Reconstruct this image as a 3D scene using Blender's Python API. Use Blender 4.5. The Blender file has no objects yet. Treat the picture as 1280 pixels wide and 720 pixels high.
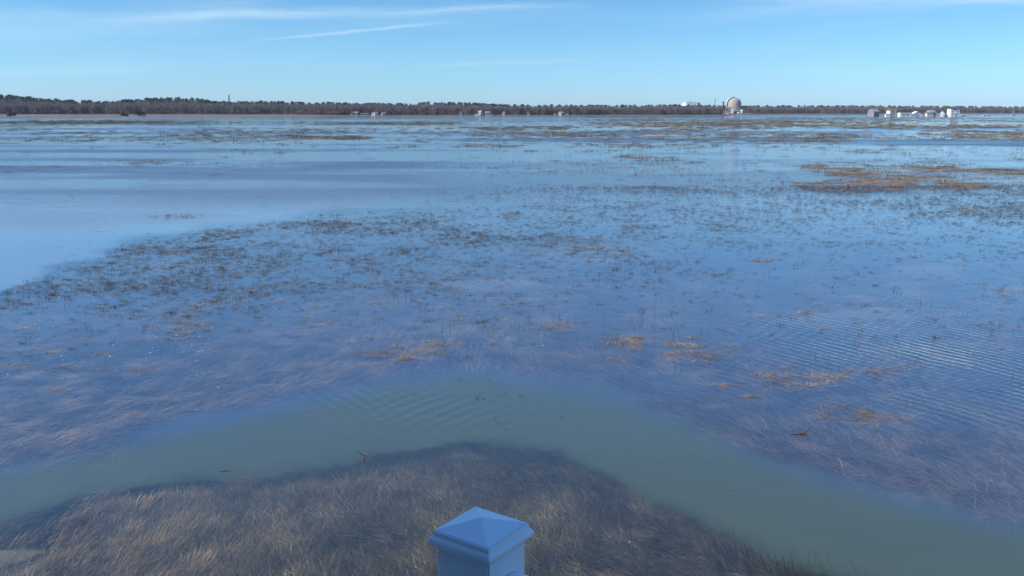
import bpy, math, random
import numpy as np
from mathutils import Vector, Matrix

SC = bpy.context.scene
COL = SC.collection
R = math.radians
rng = np.random.default_rng(7)
random.seed(7)

# ---------------------------------------------------------------- camera
H = 7.0                       # eye height over the flooded marsh
F = 1130.0                    # focal length in pixels of a 1280 wide picture
HY = 137.6                    # horizon row
TILT = math.atan((360 - HY) / F)
cd = bpy.data.cameras.new('camera'); cam = bpy.data.objects.new('camera', cd); COL.objects.link(cam)
cam.location = (0, 0, H); cam.rotation_euler = (R(90) - TILT, 0, 0)
cd.sensor_width = 36; cd.lens = F / 1280 * 36; cd.clip_start = 0.05; cd.clip_end = 40000
SC.camera = cam

# ---------------------------------------------------------------- light
SUN_EL, SUN_AZ = 38, 76      # sun low to the left and a little behind the camera
s = Vector((-math.sin(R(SUN_AZ)) * math.cos(R(SUN_EL)), -math.cos(R(SUN_AZ)) * math.cos(R(SUN_EL)), math.sin(R(SUN_EL))))
ld = bpy.data.lights.new('sun', 'SUN'); ld.energy = 5.0; ld.angle = R(0.53); ld.color = (1.0, 0.94, 0.86)
sun = bpy.data.objects.new('sun', ld); COL.objects.link(sun)
sun.rotation_euler = s.to_track_quat('Z', 'Y').to_euler(); sun.location = (-30, -10, 40)
SC.view_settings.view_transform = 'Standard'; SC.view_settings.look = 'None'
SC.view_settings.exposure = 0.16; SC.view_settings.gamma = 1.0
SC.cycles.max_bounces = 8; SC.cycles.diffuse_bounces = 2; SC.cycles.glossy_bounces = 3
SC.cycles.transparent_max_bounces = 12; SC.cycles.transmission_bounces = 2
SC.cycles.caustics_reflective = False; SC.cycles.caustics_refractive = False

def pixdir(px, py):
    v = Vector(((px - 640) / F, (360 - py) / F, -1.0)).normalized()
    return (cam.rotation_euler.to_matrix() @ v).normalized()

world = bpy.data.worlds.new('World'); SC.world = world; world.use_nodes = True
nt = world.node_tree; N = nt.nodes; L = nt.links
bg = N['Background']; bg.inputs['Strength'].default_value = 0.10
sky = N.new('ShaderNodeTexSky'); sky.sky_type = 'NISHITA'; sky.sun_disc = False
sky.sun_elevation = R(SUN_EL); sky.sun_rotation = math.atan2(s.x, s.y)
sky.air_density = 1.0; sky.dust_density = 0.2; sky.ozone_density = 2.0; sky.altitude = 0

def nn(nt, t, **kw):
    n = nt.nodes.new(t)
    for k, v in kw.items():
        if k in n.inputs: n.inputs[k].default_value = v
        else: setattr(n, k, v)
    return n
def mth(nt, op, a, b=None, c=None, clamp=False):
    n = nt.nodes.new('ShaderNodeMath'); n.operation = op; n.use_clamp = clamp
    for i, v in enumerate((a, b, c)):
        if v is None: continue
        if isinstance(v, (int, float)): n.inputs[i].default_value = v
        else: nt.links.new(v, n.inputs[i])
    return n.outputs[0]
def vmth(nt, op, a, b):
    n = nt.nodes.new('ShaderNodeVectorMath'); n.operation = op
    for i, v in enumerate((a, b)):
        if isinstance(v, (tuple, list, Vector)): n.inputs[i].default_value = tuple(v)
        else: nt.links.new(v, n.inputs[i])
    return n.outputs['Value'] if op == 'DOT_PRODUCT' else n.outputs[0]
def ramp(nt, fac, stops):
    n = nt.nodes.new('ShaderNodeValToRGB'); e = n.color_ramp.elements
    while len(e) < len(stops): e.new(0.5)
    for q, (p, c) in zip(e, stops):
        q.position = p; q.color = (*c, 1) if len(c) == 3 else c
    nt.links.new(fac, n.inputs[0]); return n.outputs[0]
def mixc(nt, fac, a, b, mode='MIX'):
    n = nt.nodes.new('ShaderNodeMix'); n.data_type = 'RGBA'; n.blend_type = mode
    for sock, v in ((n.inputs[0], fac), (n.inputs[6], a), (n.inputs[7], b)):
        if isinstance(v, (int, float)): sock.default_value = v
        elif isinstance(v, (tuple, list)): sock.default_value = (*v, 1)
        else: nt.links.new(v, sock)
    return n.outputs[2]

tc = N.new('ShaderNodeTexCoord'); dirv = tc.outputs['Generated']
sx = nn(nt, 'ShaderNodeSeparateXYZ'); L.new(dirv, sx.inputs[0])
tint = ramp(nt, sx.outputs[2], [(0.0, (.295, .505, .88)), (.065, (.272, .475, .715)), (.13, (.222, .42, .61)), (.35, (.32, .58, .87)), (1.0, (.42, .74, 1.10))])   # clear spring air: bluer than the model's; upper stops raised to light post, water
base = mixc(nt, 1.0, mixc(nt, 1.0, sky.outputs[0], tint, 'MULTIPLY'), (2, 2, 2), 'MULTIPLY')
# high thin cirrus: long streaks and one fading contrail
cir = None
def streak(p0, p1, width, amp, seed, sc=9.0, fade=0.25):
    a, b = pixdir(*p0), pixdir(*p1)
    n_ = a.cross(b).normalized(); m = (a + b).normalized(); al = n_.cross(m).normalized()
    half = abs(a.dot(al))
    mp = nn(nt, 'ShaderNodeMapping'); L.new(dirv, mp.inputs[0]); mp.inputs['Scale'].default_value = (sc, sc, sc * 7); mp.inputs['Location'].default_value = (seed, seed * 2.1, 0)
    nz = nn(nt, 'ShaderNodeTexNoise', Scale=1.0, Detail=6.0, Roughness=0.6); L.new(mp.outputs[0], nz.inputs['Vector'])
    off = mth(nt, 'MULTIPLY', mth(nt, 'SUBTRACT', nz.outputs[0], 0.5), width * 2.2)
    d = mth(nt, 'DIVIDE', mth(nt, 'ABSOLUTE', mth(nt, 'ADD', vmth(nt, 'DOT_PRODUCT', dirv, n_), off)), width)
    prof = mth(nt, 'POWER', mth(nt, 'SUBTRACT', 1.0, d, clamp=True), 1.5)
    t_ = mth(nt, 'DIVIDE', mth(nt, 'ABSOLUTE', vmth(nt, 'DOT_PRODUCT', dirv, al)), half)
    end = mth(nt, 'DIVIDE', mth(nt, 'SUBTRACT', 1.0, t_), fade, clamp=True)
    front = mth(nt, 'GREATER_THAN', vmth(nt, 'DOT_PRODUCT', dirv, m), 0.3)
    v = mth(nt, 'MULTIPLY', mth(nt, 'MULTIPLY', prof, end), mth(nt, 'MULTIPLY', front, mth(nt, 'MULTIPLY', mth(nt, 'ADD', 0.35, nz.outputs[0]), amp)))
    return v
for a in (((300, 53), (580, 25), 0.0030, 0.85, 3.0, 14.0, 0.6),
          ((90, 28), (540, 9), 0.0085, 0.75, 7.7, 8.0, 0.7),
          ((430, 22), (740, 3), 0.0070, 0.6, 1.3, 9.0, 0.6),
          ((-300, 60), (420, -4), 0.0300, 0.42, 5.1, 6.0, 0.6),
          ((820, 25), (1500, -22), 0.0150, 0.35, 9.4, 8.0, 0.5),
          ((850, -3), (1400, 3), 0.0060, 0.55, 2.2, 9.0, 0.4),
          ((500, 83), (770, 73), 0.0035, 0.35, 6.6, 10.0, 0.6),
          ((-200, 90), (250, 84), 0.0080, 0.28, 4.6, 9.0, 0.6)):
    v = streak(*a); cir = v if cir is None else mth(nt, 'ADD', cir, v)
mp = nn(nt, 'ShaderNodeMapping'); L.new(dirv, mp.inputs[0]); mp.inputs['Scale'].default_value = (2.2, 2.2, 17); mp.inputs['Rotation'].default_value = (0, R(-2.0), 0)
nz = nn(nt, 'ShaderNodeTexNoise', Scale=1.0, Detail=8.0, Roughness=0.62, Distortion=0.5); L.new(mp.outputs[0], nz.inputs['Vector'])
veil = mth(nt, 'MULTIPLY', mth(nt, 'SUBTRACT', nz.outputs[0], 0.5, clamp=True), 0.9)
cir = mth(nt, 'MULTIPLY', mth(nt, 'ADD', cir, veil, clamp=True), .45)
col = mixc(nt, cir, base, (7.6, 9.2, 10.0))
L.new(col, bg.inputs['Color'])

# ---------------------------------------------------------------- measuring
def Yg(py, z=0.0):
    """ground distance at which a point of height z shows on row py"""
    return (H - z) / math.tan(TILT + math.atan((py - 360) / F))
def zat(py, Y): return H - Y * math.tan(TILT + math.atan((py - 360) / F))
def Xat(px, Y, z=0.0): return (px - 640) / F * (Y * math.cos(TILT) + (H - z) * math.sin(TILT))
def proj(X, Y, z=0.0):
    Y = np.maximum(Y, 0.5); dz = z - H
    zc = Y * math.cos(TILT) - dz * math.sin(TILT); yc = Y * math.sin(TILT) + dz * math.cos(TILT)
    return np.clip(640 + F * X / zc, -1200, 2500), np.clip(360 - F * yc / zc, 130, 1500)

# ---------------------------------------------------------------- noise
def _h(ix, iy, s):
    n = (ix.astype(np.int64) * 374761393 + iy.astype(np.int64) * 668265263 + s * 974634777) & 0x7fffffff
    n = ((n ^ (n >> 13)) * 1274126177) & 0x7fffffff
    return ((n ^ (n >> 16)) & 0xffff) / 65535.0
def vn(x, y, s=0):
    ix = np.floor(x); iy = np.floor(y); fx = x - ix; fy = y - iy
    fx = fx * fx * (3 - 2 * fx); fy = fy * fy * (3 - 2 * fy)
    a = _h(ix, iy, s); b = _h(ix + 1, iy, s); c = _h(ix, iy + 1, s); d = _h(ix + 1, iy + 1, s)
    return (a * (1 - fx) + b * fx) * (1 - fy) + (c * (1 - fx) + d * fx) * fy
def fbm(x, y, s=0, o=4):
    t = 0; a = 0.5; n = 0
    for i in range(o):
        t = t + a * vn(x, y, s + i * 17); n += a; a *= 0.5; x = x * 2.03 + 5.1; y = y * 2.03 + 1.7
    return t / n
def sm(a, b, x):
    t = np.clip((x - a) / (b - a), 0, 1); return t * t * (3 - 2 * t)

# ---------------------------------------------------------------- layout of marsh, channel and bay
CU = np.array([(-900, 640), (-300, 610), (0, 572), (150, 540), (300, 505), (420, 484), (500, 468), (600, 462), (700, 478), (780, 498), (850, 522), (900, 545), (950, 570), (1050, 606), (1150, 634), (1280, 664), (1600, 740), (2500, 900)], float)
CL = np.array([(-900, 820), (-300, 730), (-100, 680), (0, 655), (60, 634), (100, 616), (200, 603), (300, 597), (350, 594), (400, 580), (470, 563), (540, 556), (620, 553), (700, 562), (750, 585), (800, 612), (870, 645), (930, 676), (1000, 704), (1060, 722), (1280, 790), (2500, 1100)], float)
BAY = np.array([(-1200, 560), (-300, 440), (0, 362), (60, 338), (150, 307), (250, 289), (400, 270), (520, 262), (640, 255), (720, 235), (800, 190), (2500, 150)], float)
SK = np.array([(-1200, 116), (0, 119), (25, 119), (50, 123), (100, 126), (145, 127), (170, 123), (210, 122), (260, 124), (266, 127), (350, 127), (400, 129), (415, 128), (450, 130), (500, 131), (530, 128), (580, 128), (640, 131), (700, 132), (760, 133), (830, 131), (880, 131), (905, 133), (940, 132), (1100, 132), (1280, 133), (2500, 131)], float)
FB = np.array([(-1200, 142.2), (0, 142.9), (350, 143.1), (420, 144.2), (720, 144.3), (760, 144.0), (900, 143.7), (930, 142.6), (1060, 142.3), (1130, 141.6), (2500, 141.4)], float)   # row of the forest foot
CU[:, 1] += np.interp(CU[:, 0], [300, 500, 800, 1280], [24, 14, 10, 6])
def it(tab, x): return np.interp(x, tab[:, 0], tab[:, 1])

PATCH = [  # cx, cy, rx, ry, height, density: vegetated rises of the marsh
    (1115, 211, 185, 7, .36, 1.0), (1130, 227, 115, 13, .34, 1.0), (1230, 220, 90, 12, .30, .9), (1260, 265, 90, 15, .14, .7), (1180, 268, 50, 6, .08, .5),
    (60, 211, 110, 4.2, .20, .8), (210, 203.5, 80, 3.6, .26, 1.0), (280, 216, 90, 3.0, .12, .4), (818, 196.5, 55, 2.6, .32, 1.0),
    (405, 172.5, 48, 3.0, .30, .9), (600, 183, 45, 1.8, .15, .6), (690, 168, 60, 3.2, .22, .7), (1000, 177, 62, 1.4, .28, 1), (640, 160, 80, 2.2, .2, .6),
    (225, 271, 40, 3.5, .05, .35), (1190, 159, 110, 2, .2, .7), (110, 153, 130, 2.2, .14, .5), (480, 154.5, 90, 1.6, .12, .5), (900, 155, 130, 2, .12, .5), (820, 164, 60, 1.5, .2, .6)]
def marsh_mask(px, py, X, Y):
    m = np.zeros_like(px)
    wob = (fbm(X * .16, Y * .07, 3, 5) - .5) * 2.6
    hh = np.zeros_like(px)
    for cx, cy, rx, ry, h, d in PATCH:
        r = np.sqrt(((px - cx) / rx) ** 2 + ((py - cy) / ry) ** 2) + wob
        k = sm(1.15, .55, r); m = np.maximum(m, k * d); hh = np.maximum(hh, k * h)
    return m, hh
def channel(px, py):
    w = 3 + 22 * sm(430, 620, py)
    Yc = np.maximum((H) / np.tan(TILT + np.arctan((np.maximum(py, 150) - 360) / F)), 1); Xc = (px - 640) / F * Yc
    wig = (fbm(Xc * .5, Yc * .5, 201, 4) - .5)
    up = py - it(CU, px) + wig * 34 * sm(380, 560, py); lo = it(CL, px) - py + (fbm(Xc * .9, Yc * .9, 205, 4) - .5) * 34
    wu = np.interp(px, [0, 300, 600, 900, 1280], [55, 45, 40, 34, 46])
    wl = np.interp(px, [0, 400, 520, 760, 900, 1280], [30, 34, 20, 24, 30, 30])
    return sm(-.8, .9, up / wu) * sm(-.6, .9, lo / wl)
def bayf(px, py):
    Yb_ = H / np.tan(TILT + np.arctan((np.maximum(py, 150) - 360) / F)); Xb_ = (px - 640) / F * Yb_
    b = (it(BAY, px) - py) + (fbm(Xb_ * .12, Yb_ * .16, 251, 5) - .5) * 44 * sm(180, 260, py); w = np.clip((py - 138) * .10, 1.5, 14)
    far = sm(163, 158, py) * sm(146.0, 148.5, py) * sm(800, 700, px)
    near = sm(-.3, 1, b / w) * sm(196, 235, py)
    return np.maximum(near * sm(720, 470, px), far * .9)
def shore_D(px): return (H - .8) / np.tan(TILT + np.arctan((it(FB, px) - 360) / F))
def tree_h(px): return np.interp(px, [0, 350, 640, 900, 1280], [19, 17, 12.5, 13, 13])
def land_z(px, Y):
    D = shore_D(px); top = H - (D + 220) * np.tan(TILT + np.arctan((it(SK, px) - 360) / F))
    zb = np.maximum(top - tree_h(px), 1.2)
    return .8 + sm(0, 1, (Y - D - 10) / 200) * (zb - .8)
TP = [(740, 309, 75, 9), (500, 440, 70, 10), (660, 408, 70, 9), (240, 410, 60, 12), (800, 428, 40, 8), (840, 445, 45, 10), (985, 472, 55, 8), (1090, 462, 55, 9), (1075, 520, 70, 10), (1075, 385, 60, 10), (890, 460, 50, 14), (60, 462, 60, 6), (330, 470, 60, 5), (1150, 600, 60, 12), (620, 350, 90, 8), (1180, 330, 60, 8)]
def tan_patch(px, py, X, Y):
    m = np.zeros_like(px); w = (fbm(X * .6, Y * .5, 231, 4) - .5) * 2.4
    for cx, cy, rx, ry in TP: m = np.maximum(m, sm(1.1, .3, np.hypot((px - cx) / rx, (py - cy) / ry) + w))
    return m
def bed(X, Y):
    px, py = proj(X, Y)
    n1 = fbm(X * .35, Y * .35, 1); n2 = fbm(X * .02, Y * .05, 5, 3); n3 = fbm(X * 1.7, Y * 1.7, 9, 3)
    z = -.30 + .14 * (n1 - .5) + .06 * (n3 - .5)
    z += sm(25, 60, Y) * (.02 + .16 * (n2 - .5))
    lo = sm(0, 1, (py - it(CL, px)) / 200.)
    z += lo * .03 - .05 * sm(0, 1, (py - it(CL, px)) / 20.)
    z -= sm(70, 30, Y) * .22 * sm(.45, .75, fbm(X * .11 + 3, Y * .16, 21, 3)) * sm(560, 520, py)
    m, hh = marsh_mask(px, py, X, Y)
    z += hh * (.42 + .62 * n1 + .25 * (n3 - .5))
    ch = channel(px, py); tp = tan_patch(px, py, X, Y); z = z * (1 - .40 * tp) - .03 * tp; z = z * (1 - ch) + ch * (-1.9 + .2 * n1)
    b = bayf(px, py); z = z * (1 - b) + b * (-1.5)
    # the islet that carries the marsh cottages, and the far shore
    isl = sm(1.2, .7, np.sqrt(((X - 455) / 62) ** 2 + ((Y - 1035) / 30) ** 2)); z = z * (1 - isl) + isl * .7
    D = shore_D(px)
    # pale salt-hay strip in front of the forest on the left, narrow beach elsewhere
    wst = np.interp(px, [0, 300, 420, 700, 900, 1280], [1500, 1250, 120, 80, 40, 40]) * (.75 + .5 * fbm(X * .01, Y * .01, 8, 3))
    st = sm(-1, 0, (Y - D) / wst)
    z = z * (1 - st) + st * (.45 + 1.3 * (fbm(X * .006, Y * .03, 15, 4) - .5) * (1 - sm(.6, 1, st)))
    z = np.where(Y > D - 30, np.maximum(z, np.minimum(.8, .8 + 0 * z) * sm(-30, 0, Y - D)), z)
    z = np.where(Y > D, land_z(px, Y) + .4 * (n2 - .5), z)
    z = np.where(Y < 3, -.6, z)
    return z

# ---------------------------------------------------------------- object helpers
def tag(o, label=None, cat=None, group=None, kind=None):
    if label: o['label'] = label
    if cat: o['category'] = cat
    if group: o['group'] = group
    if kind: o['kind'] = kind
    return o
def link(name, me, mat, parent=None):
    o = bpy.data.objects.new(name, me); COL.objects.link(o)
    if mat and not me.materials: me.materials.append(mat)
    if parent: o.parent = parent
    return o
def empty(name, loc, rz=0.0):
    o = bpy.data.objects.new(name, None); COL.objects.link(o); o.location = loc; o.rotation_euler = (0, 0, rz); o.empty_display_size = .3
    return o
class MB:
    def __init__(s): s.v = []; s.f = []
    def add(s, vs, fs):
        k = len(s.v); s.v += [tuple(v) for v in vs]; s.f += [tuple(i + k for i in f) for f in fs]; return s
    def box(s, x0, x1, y0, y1, z0, z1):
        return s.add([(x0, y0, z0), (x1, y0, z0), (x1, y1, z0), (x0, y1, z0), (x0, y0, z1), (x1, y0, z1), (x1, y1, z1), (x0, y1, z1)],
                     [(3, 2, 1, 0), (4, 5, 6, 7), (0, 1, 5, 4), (1, 2, 6, 5), (2, 3, 7, 6), (3, 0, 4, 7)])
    def tube(s, a, b, r0, r1, n=6):
        a = Vector(a); b = Vector(b); d = (b - a).normalized(); u = d.orthogonal().normalized(); w = d.cross(u)
        vs = [c + (u * math.cos(2 * math.pi * i / n) + w * math.sin(2 * math.pi * i / n)) * r for c, r in ((a, r0), (b, r1)) for i in range(n)]
        return s.add(vs, [(i, (i + 1) % n, n + (i + 1) % n, n + i) for i in range(n)] + [tuple(range(n))[::-1], tuple(range(n, 2 * n))])
    def lathe(s, prof, n=32, cx=0, cy=0):
        vs = [(cx + r * math.cos(2 * math.pi * i / n), cy + r * math.sin(2 * math.pi * i / n), z) for r, z in prof for i in range(n)]
        return s.add(vs, [(j * n + i, j * n + (i + 1) % n, (j + 1) * n + (i + 1) % n, (j + 1) * n + i) for j in range(len(prof) - 1) for i in range(n)])
    def prism(s, pts, y0, y1):   # polygon in xz, pushed along y
        n = len(pts)
        return s.add([(x, y0, z) for x, z in pts] + [(x, y1, z) for x, z in pts], [tuple(range(n)), tuple(range(n, 2 * n))[::-1]] + [((i + 1) % n, i, n + i, n + (i + 1) % n) for i in range(n)])
    def mesh(s, name, smooth=False):
        me = bpy.data.meshes.new(name); me.from_pydata(s.v, [], s.f); me.validate(); me.update()
        if smooth: me.polygons.foreach_set('use_smooth', [True] * len(me.polygons))
        return me
    def obj(s, name, mat, parent=None, smooth=False): return link(name, s.mesh(name, smooth), mat, parent)
def np_mesh(name, V, Fq, smooth=False, attrs={}):
    me = bpy.data.meshes.new(name); k = Fq.shape[1]
    me.vertices.add(len(V)); me.vertices.foreach_set('co', V.astype(np.float32).ravel())
    me.loops.add(Fq.size); me.loops.foreach_set('vertex_index', Fq.astype(np.int32).ravel())
    me.polygons.add(len(Fq)); me.polygons.foreach_set('loop_start', np.arange(0, Fq.size, k, dtype=np.int32))
    me.polygons.foreach_set('use_smooth', np.full(len(Fq), smooth))
    me.update(calc_edges=True)
    for n, a in attrs.items():
        at = me.attributes.new(n, 'FLOAT', 'POINT'); at.data.foreach_set('value', a.astype(np.float32).ravel())
    return me

# ---------------------------------------------------------------- materials
def mat(name, c, rough=.8, c2=None, scale=3.0, bump=0.0, spec=.3, detail=4.0, vec='Object'):
    m = bpy.data.materials.new(name); m.use_nodes = True; nt = m.node_tree; b = nt.nodes['Principled BSDF']
    b.inputs['Roughness'].default_value = rough; b.inputs['Specular IOR Level'].default_value = spec
    t = nn(nt, 'ShaderNodeTexCoord'); nz = nn(nt, 'ShaderNodeTexNoise', Scale=scale, Detail=detail, Roughness=.6)
    nt.links.new(t.outputs[vec], nz.inputs['Vector'])
    c2 = c2 or tuple(x * .75 for x in c)
    nt.links.new(ramp(nt, nz.outputs[0], [(.35, c2), (.65, c)]), b.inputs['Base Color'])
    if bump:
        bp = nn(nt, 'ShaderNodeBump', Strength=1.0, Distance=bump); nt.links.new(nz.outputs[0], bp.inputs['Height']); nt.links.new(bp.outputs[0], b.inputs['Normal'])
    return m
def plant_mat(name, cols, rough=.75, gloss=.25, patch=.9):
    """colour varies per instance and per blade"""
    m = bpy.data.materials.new(name); m.use_nodes = True; nt = m.node_tree; b = nt.nodes['Principled BSDF']
    oi = nn(nt, 'ShaderNodeObjectInfo'); at = nn(nt, 'ShaderNodeAttribute', attribute_name='tone')
    fac = mth(nt, 'ADD', mth(nt, 'MULTIPLY', oi.outputs['Random'], .35), mth(nt, 'MULTIPLY', at.outputs['Fac'], .65))
    k = len(cols) - 1
    c = ramp(nt, fac, [(i / k, q) for i, q in enumerate(cols)])
    g = nn(nt, 'ShaderNodeNewGeometry'); pz = nn(nt, 'ShaderNodeTexNoise', Scale=patch, Detail=4.0, Roughness=.6); nt.links.new(g.outputs['Position'], pz.inputs['Vector'])
    c = mixc(nt, 1.0, c, ramp(nt, pz.outputs[0], [(.34, (.42, .40, .42)), (.52, (.85, .84, .82)), (.68, (1.25, 1.2, 1.08))]), 'MULTIPLY')
    nt.links.new(c, b.inputs['Base Color']); b.inputs['Roughness'].default_value = rough; b.inputs['Specular IOR Level'].default_value = gloss
    return m

M = {}
M['sub'] = plant_mat('sunken_grass', [(.038, .029, .019), (.11, .080, .048), (.21, .155, .092), (.37, .285, .17), (.90, .77, .52)])
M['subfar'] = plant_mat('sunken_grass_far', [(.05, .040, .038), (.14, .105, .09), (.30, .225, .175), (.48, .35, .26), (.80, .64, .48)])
M['tip'] = plant_mat('emergent_grass', [(.04, .030, .022), (.08, .064, .048), (.145, .118, .088), (.25, .20, .145), (.42, .34, .25)])
M['tipfar'] = plant_mat('far_marsh_grass', [(.07, .058, .045), (.14, .115, .085), (.24, .195, .14), (.36, .29, .21), (.48, .40, .30)], patch=.05)
M['straw'] = plant_mat('straw', [(.12, .08, .045), (.26, .17, .095), (.42, .29, .16), (.60, .47, .30)])
M['green'] = plant_mat('weed', [(.035, .055, .038), (.07, .10, .07)])
M['glint'] = mat('glint', (.85, .86, .86), .5)  # white of the painted sun glints
M['wood'] = mat('driftwood', (.20, .16, .12), .8, (.09, .07, .05), 8)
M['paint'] = mat('white_painted_rail', (.91, .92, .93), .42, (.895, .91, .92), 30, 0.0002, .5)
M['siding'] = mat('house_siding', (.24, .25, .26), .7)
M['deckwood'] = mat('deck_boards', (.24, .23, .22), .7, None, 6)
M['darktrim'] = mat('house_trim', (.10, .11, .12), .6)
M['pine'] = plant_mat('pine_needles', [(.06, .095, .07), (.095, .14, .09), (.14, .175, .11)])
M['twig'] = plant_mat('bare_twigs', [(.15, .135, .13), (.23, .205, .20), (.33, .295, .28)])
M['bark'] = mat('bark', (.20, .18, .17), .9, (.10, .09, .085))
M['shrub'] = plant_mat('dark_shrub', [(.015, .02, .015), (.03, .034, .026), (.05, .045, .04)])
M['concrete'] = mat('dome_concrete', (.44, .375, .31), .85, (.37, .315, .27), .15, vec='Object')
M['palec'] = mat('pale_concrete', (.82, .80, .76), .8, (.72, .70, .67), .1)
M['darkc'] = mat('dark_steel', (.06, .07, .085), .7)
M['white'] = mat('white_clapboard', (.82, .82, .80), .6, (.74, .74, .72), .8)
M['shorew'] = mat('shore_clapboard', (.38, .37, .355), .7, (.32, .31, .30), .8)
M['cream'] = mat('cream_clapboard', (.80, .73, .56), .7, (.70, .64, .50), .8)
M['beige'] = mat('beige_clapboard', (.36, .32, .28), .8, (.28, .25, .22), .8)
M['greyw'] = mat('grey_shingle', (.30, .30, .33), .8, (.20, .20, .23), .8)
M['roofd'] = mat('dark_roof', (.09, .085, .09), .8, (.06, .06, .065), 1)
M['roofb'] = mat('brown_roof', (.24, .17, .12), .8, (.16, .12, .09), 1)
M['roofg'] = mat('grey_roof', (.33, .35, .38), .7, (.25, .27, .3), 1)
M['glass'] = mat('dark_window', (.03, .035, .045), .2, spec=.6)
M['navy'] = mat('steel_grey_cladding', (.16, .17, .2), .7)

# bed / land
m = bpy.data.materials.new('marsh_bed'); m.use_nodes = True; nt = m.node_tree; b = nt.nodes['Principled BSDF']
g = nn(nt, 'ShaderNodeNewGeometry')
n1 = nn(nt, 'ShaderNodeTexNoise', Scale=.45, Detail=8.0, Roughness=.65); nt.links.new(g.outputs['Position'], n1.inputs['Vector'])
mp = nn(nt, 'ShaderNodeMapping'); mp.inputs['Rotation'].default_value = (0, 0, R(25)); mp.inputs['Scale'].default_value = (1.2, 6, 1); nt.links.new(g.outputs['Position'], mp.inputs[0])
n2 = nn(nt, 'ShaderNodeTexNoise', Scale=1.0, Detail=9.0, Roughness=.7, Distortion=1.2); nt.links.new(mp.outputs[0], n2.inputs['Vector'])
c1 = ramp(nt, n1.outputs[0], [(.3, (.075, .06, .05)), (.5, (.17, .13, .10)), (.68, (.34, .26, .18))])
c2 = ramp(nt, n2.outputs[0], [(.32, (.35, .35, .38)), (.55, (1, 1, 1)), (.72, (1.9, 1.7, 1.5))])
cc = mixc(nt, 1.0, c1, c2, 'MULTIPLY')
sand = nn(nt, 'ShaderNodeAttribute', attribute_name='sand')
hay = nn(nt, 'ShaderNodeAttribute', attribute_name='hay')
cc = mixc(nt, hay.outputs['Fac'], cc, mixc(nt, n1.outputs[0], (.19, .15, .11), (.38, .30, .215)))
sh = nn(nt, 'ShaderNodeAttribute', attribute_name='shore')
cc = mixc(nt, sh.outputs['Fac'], cc, mixc(nt, n1.outputs[0], (.125, .108, .10), (.21, .185, .165)))
cc = mixc(nt, sand.outputs['Fac'], cc, mixc(nt, n2.outputs[0], (.13, .12, .075), (.22, .20, .13)))
nt.links.new(cc, b.inputs['Base Color']); b.inputs['Roughness'].default_value = .95; b.inputs['Specular IOR Level'].default_value = .1
M['bed'] = m

# water: murky body (by depth) under a rippled reflecting surface
m = bpy.data.materials.new('flood_water'); m.use_nodes = True; nt = m.node_tree; L = nt.links
nt.nodes.remove(nt.nodes['Principled BSDF']); out = nt.nodes['Material Output']
g = nn(nt, 'ShaderNodeNewGeometry'); P = g.outputs['Position']
A = lambda n: nn(nt, 'ShaderNodeAttribute', attribute_name=n).outputs['Fac']
def wave(rot, scale, dist, dscale, seed):
    mp = nn(nt, 'ShaderNodeMapping'); mp.inputs['Rotation'].default_value = (0, 0, R(rot)); mp.inputs['Location'].default_value = (seed, 0, 0); L.new(P, mp.inputs[0])
    w = nn(nt, 'ShaderNodeTexWave', Scale=scale, Distortion=dist, Detail=3.0); w.inputs['Detail Scale'].default_value = dscale; w.inputs['Detail Roughness'].default_value = .6
    L.new(mp.outputs[0], w.inputs[0]); return w.outputs['Fac']
w1 = wave(34, .80, 6.0, .40, 0); w2 = wave(148, .92, 6.5, .45, 3.3); w3 = wave(60, 1.6, 8, .8, 8.1)
mq = nn(nt, 'ShaderNodeTexNoise', Scale=.33, Detail=2.0); L.new(P, mq.inputs[0]); mk = mth(nt, 'MULTIPLY', mth(nt, 'SUBTRACT', mq.outputs[0], .36), 3.6, clamp=True)
wsum = mth(nt, 'ADD', mth(nt, 'ADD', mth(nt, 'MULTIPLY', w1, mk), mth(nt, 'MULTIPLY', w2, mth(nt, 'SUBTRACT', 1.05, mk))), mth(nt, 'MULTIPLY', w3, .25))
h1 = mth(nt, 'MULTIPLY', wsum, mth(nt, 'MULTIPLY', A('ripple'), .0105))
mp = nn(nt, 'ShaderNodeMapping'); mp.inputs['Scale'].default_value = (2.2, 5.0, 1); L.new(P, mp.inputs[0])
s1 = nn(nt, 'ShaderNodeTexNoise', Scale=1.0, Detail=5.0, Roughness=.6, Distortion=.6); L.new(mp.outputs[0], s1.inputs[0])
h2 = mth(nt, 'MULTIPLY', s1.outputs[0], mth(nt, 'MULTIPLY', A('small'), .020))
mp = nn(nt, 'ShaderNodeMapping'); mp.inputs['Scale'].default_value = (.5, 1.5, 1); L.new(P, mp.inputs[0])
s2 = nn(nt, 'ShaderNodeTexNoise', Scale=1.0, Detail=5.0, Roughness=.65, Distortion=.8); L.new(mp.outputs[0], s2.inputs[0])
h3 = mth(nt, 'MULTIPLY', s2.outputs[0], mth(nt, 'MULTIPLY', A('far'), .17))
bp = nn(nt, 'ShaderNodeBump', Strength=1.0, Distance=1.0); L.new(mth(nt, 'ADD', mth(nt, 'ADD', h1, h2), h3), bp.inputs['Height'])
cosn = mth(nt, 'ABSOLUTE', vmth(nt, 'DOT_PRODUCT', g.outputs['Incoming'], bp.outputs[0]))      # Schlick, alike from above and below
frs = mth(nt, 'ADD', .028, mth(nt, 'MULTIPLY', .972, mth(nt, 'POWER', mth(nt, 'SUBTRACT', 1.0, cosn, clamp=True), 4.15)))
gl = nn(nt, 'ShaderNodeBsdfGlossy', Roughness=.03); gl.inputs['Color'].default_value = (.96, .98, 1, 1); L.new(bp.outputs[0], gl.inputs['Normal'])
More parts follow.
